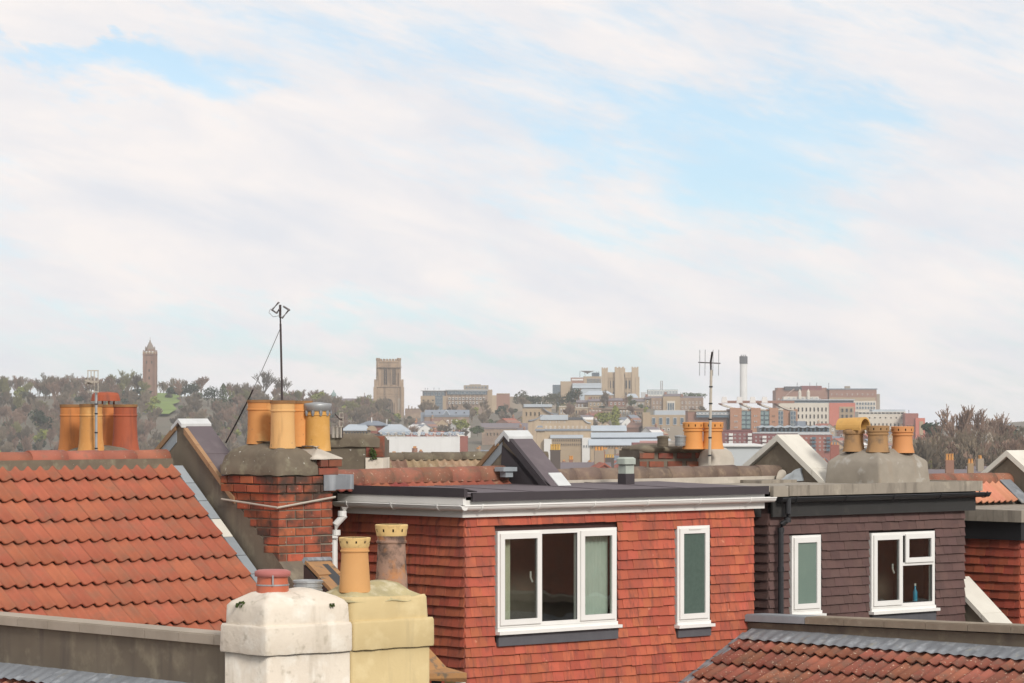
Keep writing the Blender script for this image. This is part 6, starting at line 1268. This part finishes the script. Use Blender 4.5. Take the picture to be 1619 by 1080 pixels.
# hoarding building with steel roof trusses, pyramid-roofed pavilion
b = Bld('white_clad_building', 'building wrapped in white cladding with blue and white steel trusses along its top', 900, 660)
b.vol(601,727,691,None,B_white,14,label='white cladding'); b.vol(727,739,690,None,B_red,12,1); 
for i in range(11):
    x = 604+i*12.2; g = G(); q = b.p(x,686,1); w_ = 7*.18; g.obox(q-UP*.3, (w_,0,0), (0,3,0), (0,0,.8)); part('blue_beam', g, B_blue, b.t)
    g = G(); 
    for (xa, ya, xb, yb_) in ((x-3,684,x+5,688),(x+5,688,x+9,683.5),(x-3,684,x-1,691),(x+2,686,x+9,683.5)): g.tube([b.p(xa,ya,-.4), b.p(xb,yb_,-.4)], .075, 4)
    part('truss', g, B_white, b.t)
g = G(); g.tube([b.p(600,684,.5), b.p(735,684.5,.5)], .06, 4); part('rail', g, B_white, b.t)
b = Bld('pavilion', 'low pavilion with blue-grey hipped roofs and brick front behind the brown chimney', 1050, 590)
b.vol(543,585,680,None,B_tan,12); b.gable(540,586,680,671,B_slateL,14,-1,hip=.22); b.vol(566,610,671.5,None,B_red,14,6); b.gable(564,612,672,665.5,B_slate,14,5,hip=.35); b.vol(602,640,680,None,B_grey,12,1); b.gable(598,648,682,671,B_slateL,14,0,hip=.3); b.wins(545,582,682,689,8,1,.6,.8,'n'); g = G(); g.prism([b.p(588-8*math.cos(t), 681-8*math.sin(t), -1) for t in [i*math.pi/8 for i in range(9)]], (0,1.5,0)); part('arch_front', g, B_tan, b.t); b.post(587,660,668,.2,B_white); b.post(611,663,671,.15,B_white)
b = Bld('white_low_roof', 'long low white-edged roof between the crossed aerial and the stone gable', 420, 1175); b.vol(1140,1205,706,None,cm('pale_blue_grey_wall',(.50,.53,.54)),14,slant if False else 0); b.vol(1138,1206,703,706,B_white,15,-.5,'eave')
b = Bld('church', 'distant grey church tower with corner spires beyond the right-hand wood', 1500, 1568, 'church'); b.vol(1560.5,1576,666,None,B_grey,8); 
for x in (1561,1575.5): g = G(); g.lathe(b.p(x,667,.5), [(.4,0),(.3,1.5),(.02,2.8 if x < 1570 else 1.6)], 6); part('pinnacle', g, B_grey, b.t)
b.gable(1576,1600,678,670,B_slate,10); b.vol(1577,1599,678,None,B_grey,8,.5); g = G(); g.lathe(b.p(1585,672,2), [(.7,0),(.02,3.4)], 6); part('spirelet', g, B_slate, b.t)
# ---- many small houses filling the low ground: one thing each
walls = [B_red, B_cream, B_grey, B_brr, B_tan, B_wht2]; roofs = [B_tile, B_tileB, B_slateP, B_slate, B_tile, B_slateP]
wn = ['red brick','cream rendered','grey stone','brown brick','tan stone','white painted']; rn = ['red tiled','brown tiled','slate','blue-grey','orange-red tiled','purple slate']
rs = random.Random(31); seen = set(); cnt = 0
OPP = 0
def small_house(px, D, zr=None, k=None, lb=None, yaw=None, w=None):
    global cnt
    k = rs.randrange(6) if k is None else k; k2 = rs.randrange(6); w = w or rs.uniform(5.2, 9); dp = rs.uniform(7.5, 9.5); zg = ground_z(px, D); eh = rs.uniform(5.0, 6.0); rh = rs.uniform(1.9, 2.6)
    if zr is not None: zg = zr-eh-rh
    side = ('left of the great tower' if px < 600 else 'below the white cladding' if px < 760 else 'below the metal roofs' if px < 1060 else 'behind the two holed pots' if px < 1180 else 'below the dockside flats' if px < 1420 else 'before the right-hand wood')
    for _ in range(60):
        lab = lb or f'{"narrow" if w < 6.4 else "broad" if w > 7.8 else "small"} {wn[k]} house, {rn[k2]} roof, {side}'
        if lb or lab not in seen: break
        k = rs.randrange(6); k2 = rs.randrange(6); w = rs.uniform(5.2, 9)
    seen.add(lab)
    c = Vector(((px-CX)*D/FOC, D, zg)); t = thing('house', lab, 'house', c, 'small houses with '+rn[k2]+' roofs '+side)
    ya = yaw if yaw is not None else R(42)+rs.choice([0, math.pi/2])+rs.uniform(-.1,.1); X = Vector((math.cos(ya), math.sin(ya), 0)); Y = UP.cross(X); g = G(); a = c-X*w/2-Y*dp/2
    g.prism([a-UP*3, a+Y*dp-UP*3, a+Y*dp+UP*eh, a+Y*dp/2+UP*(eh+rh-.12), a+UP*eh], X*w); part('wall', g, walls[k], t)
    g = G(); e = a-X*.2; L = X*(w+.4)
    for s_ in (0, 1):
        p0 = e+UP*eh-Y*.3-UP*.3 if s_ == 0 else e+Y*(dp+.3)+UP*(eh-.3); p1 = e+Y*dp/2+UP*(eh+rh); g.prism([p0, p1, p1-UP*.18, p0-UP*.18], L)
    part('roof', g, roofs[k2], t)
    q = a+X*w*.9+Y*dp/2+UP*(eh+rh-.8); g = G(); g.obox(q-X*.35-Y*.5, X*.7, Y*1.0, UP*2.0); ch = part('chimney', g, B_brr if k % 2 else B_grey, t)
    for j in range(3): g = G(); g.lathe(q+Y*(-.32+j*.32)+UP*2.0, [(.14,0),(.11,.35),(.13,.4)], 8, capt=True); part('chimney_pot', g, B_potO, ch)
    for f_ in range(2):
        for c__ in range(2):
            A = a+X*(w*(.18+.4*c__))+UP*(1+2.6*f_); put('window', WM['w'], t, A, qmat(X, UP.cross(X), UP), (w*.2, 1, 1.3)); A = a+X*(-.0)+Y*(dp*(.75-.45*c__))+UP*(1+2.6*f_); put('window', WM['w'], t, A, qmat(-Y, X, UP), (dp*.16, 1, 1.3))
    cnt += 1; return t
for i in range(185):
    if i >= 74:
        D = rs.uniform(1270, 1600); small_house(rs.uniform(640, 1440), D); continue
    D = rs.uniform(560, 1150); px = rs.choice([rs.uniform(845,1075), rs.uniform(600,765), rs.uniform(1120,1360), rs.uniform(1330,1640), rs.uniform(520,600)])
    lim = 712 if px < 600 else 716 if px < 760 else (708 if px < 1100 else 716 if px < 1340 else 728)
    yr = rs.uniform(lim, 748); zr = (HZ-yr)*D/FOC; gz = ground_z(px, D)
    if zr-gz > 13: zr = gz+13
    if zr < gz+6: zr = gz+7
    small_house(px, D, zr)
small_house(951, 330, (HZ-731)*330/FOC, 0, 'red gabled house front with white bargeboards just above the brown ridge tiles', R(90)+R(3), 8)
small_house(905, 345, (HZ-731)*345/FOC, 3, 'broad red-roofed house at the foot of the dark felt gable', R(3), 8)
small_house(1500, 360, (HZ-742)*360/FOC, 0, 'red-roofed house with two tall clay-potted stacks right of the cement chimney', R(4), 9)
small_house(1590, 370, (HZ-737)*370/FOC, 3, 'red-roofed house left of the right-hand stone gable', R(2), 9)
# clustered pots of nearer houses rising above the ridge
def stack(px, yb, yt, D, n, w, lb, m=B_brr, mp=None, hp=6):
    t = thing('chimney_stack', lb, 'chimney', P(px, yb, D)-UP*3); s = D/FOC; g = G(); g.obox(P(px-w/2, yb, D)-UP*3, (w*s,0,0), (0,.7,0), (0,0,3+(yb-yt)*s)); part('stack', g, m, t)
    g = G(); g.obox(P(px-w/2-.8, yt, D)-UP*.0, ((w+1.6)*s,0,0), (0,.75,0), (0,0,.10)); part('cap', g, m, t)
    for i in range(n): g = G(); x = px-w/2+w*(i+.5)/n; g.lathe(P(x, yt, D)+Vector((0,.3,.1)), [(.13*1,0),(.11,hp*s*.8),(.135,hp*s*.85),(.135,hp*s)], 12, capt=True); part('chimney_pot', g, mp or B_potO, t)
stack(878,722,713,330,4,16,'sooty stack with a row of yellow pots right of the dark gable slope', cm('sooty_brick',(.13,.11,.10)), cm('yellow_pot',(.60,.38,.11)),9); stack(903,742,728,380,2,6,'small orange-potted stack above the broad red roof'); stack(963,735,725,360,4,16,'dark stack with four cream-rimmed pots above the red gable',cm('sooty_brick',(.13,.11,.10)),cm('yellow_pot',(.60,.38,.11)),5)
stack(992,734,720,350,3,14,'red brick stack with three orange pots left of the crumbling chimney',B_dkred,cm('bright_orange',(.60,.20,.07)),7); stack(1502,738,729,330,3,13,'stack with three yellow pots and a mast in front of the right-hand wood',B_brr,None,10); stack(1535,750,734,330,2,9,'tan stack with two yellow pots just left of the right stone gable',cm('tan_brick',(.36,.25,.15)),None,7)
stack(757,735,720,420,3,12,'red stack with orange pots left of the dark felt gable',B_dkred,cm('bright_orange',(.60,.20,.07)),4); stack(1320,716,704,600,3,14,'far stack between stone gable and barrel-cowled pot',B_red,None,4)
for i, (px, py, w) in enumerate(((244,640,4),(266,631,5),(290,650,6),(243,664,5),(293,668,6),(268,684,6),(237,652,5))):
    ever(px, py, 1640 if py > 648 else 1740, 3.5, w, 'round', [1,3,1,2,0,1,3][i], ['low green bush at the upper left corner of the hill lawn','low bush along the top of the hill lawn','green bush at the right side of the hill lawn','yellow-green bush low at the left of the hill lawn','dark bush low at the right of the hill lawn','green bush at the foot of the hill lawn','grey-green bush left of the hill lawn'][i], seed=40+i, dens=260, lf=.5)
# ---------------------------------------------------------------- the air: pale even haze round the whole scene, sky outside
def haze(dens):
    g = G(); g.box((-2600,-75,-120),(2600,3100,48)); o = solo('haze', g, [], kind='stuff'); m = bpy.data.materials.new('haze_air'); m.use_nodes = True; nt = m.node_tree; nt.nodes.clear()
    out = nt.nodes.new('ShaderNodeOutputMaterial'); v = nt.nodes.new('ShaderNodeVolumePrincipled'); v.inputs['Color'].default_value = (.97,.98,1,1); v.inputs['Density'].default_value = dens; v.inputs['Anisotropy'].default_value = 0.0
    nt.links.new(v.outputs[0], out.inputs['Volume']); o.data.materials.append(m); o['label'] = 'pale haze in the air over the city'
haze(.00012)
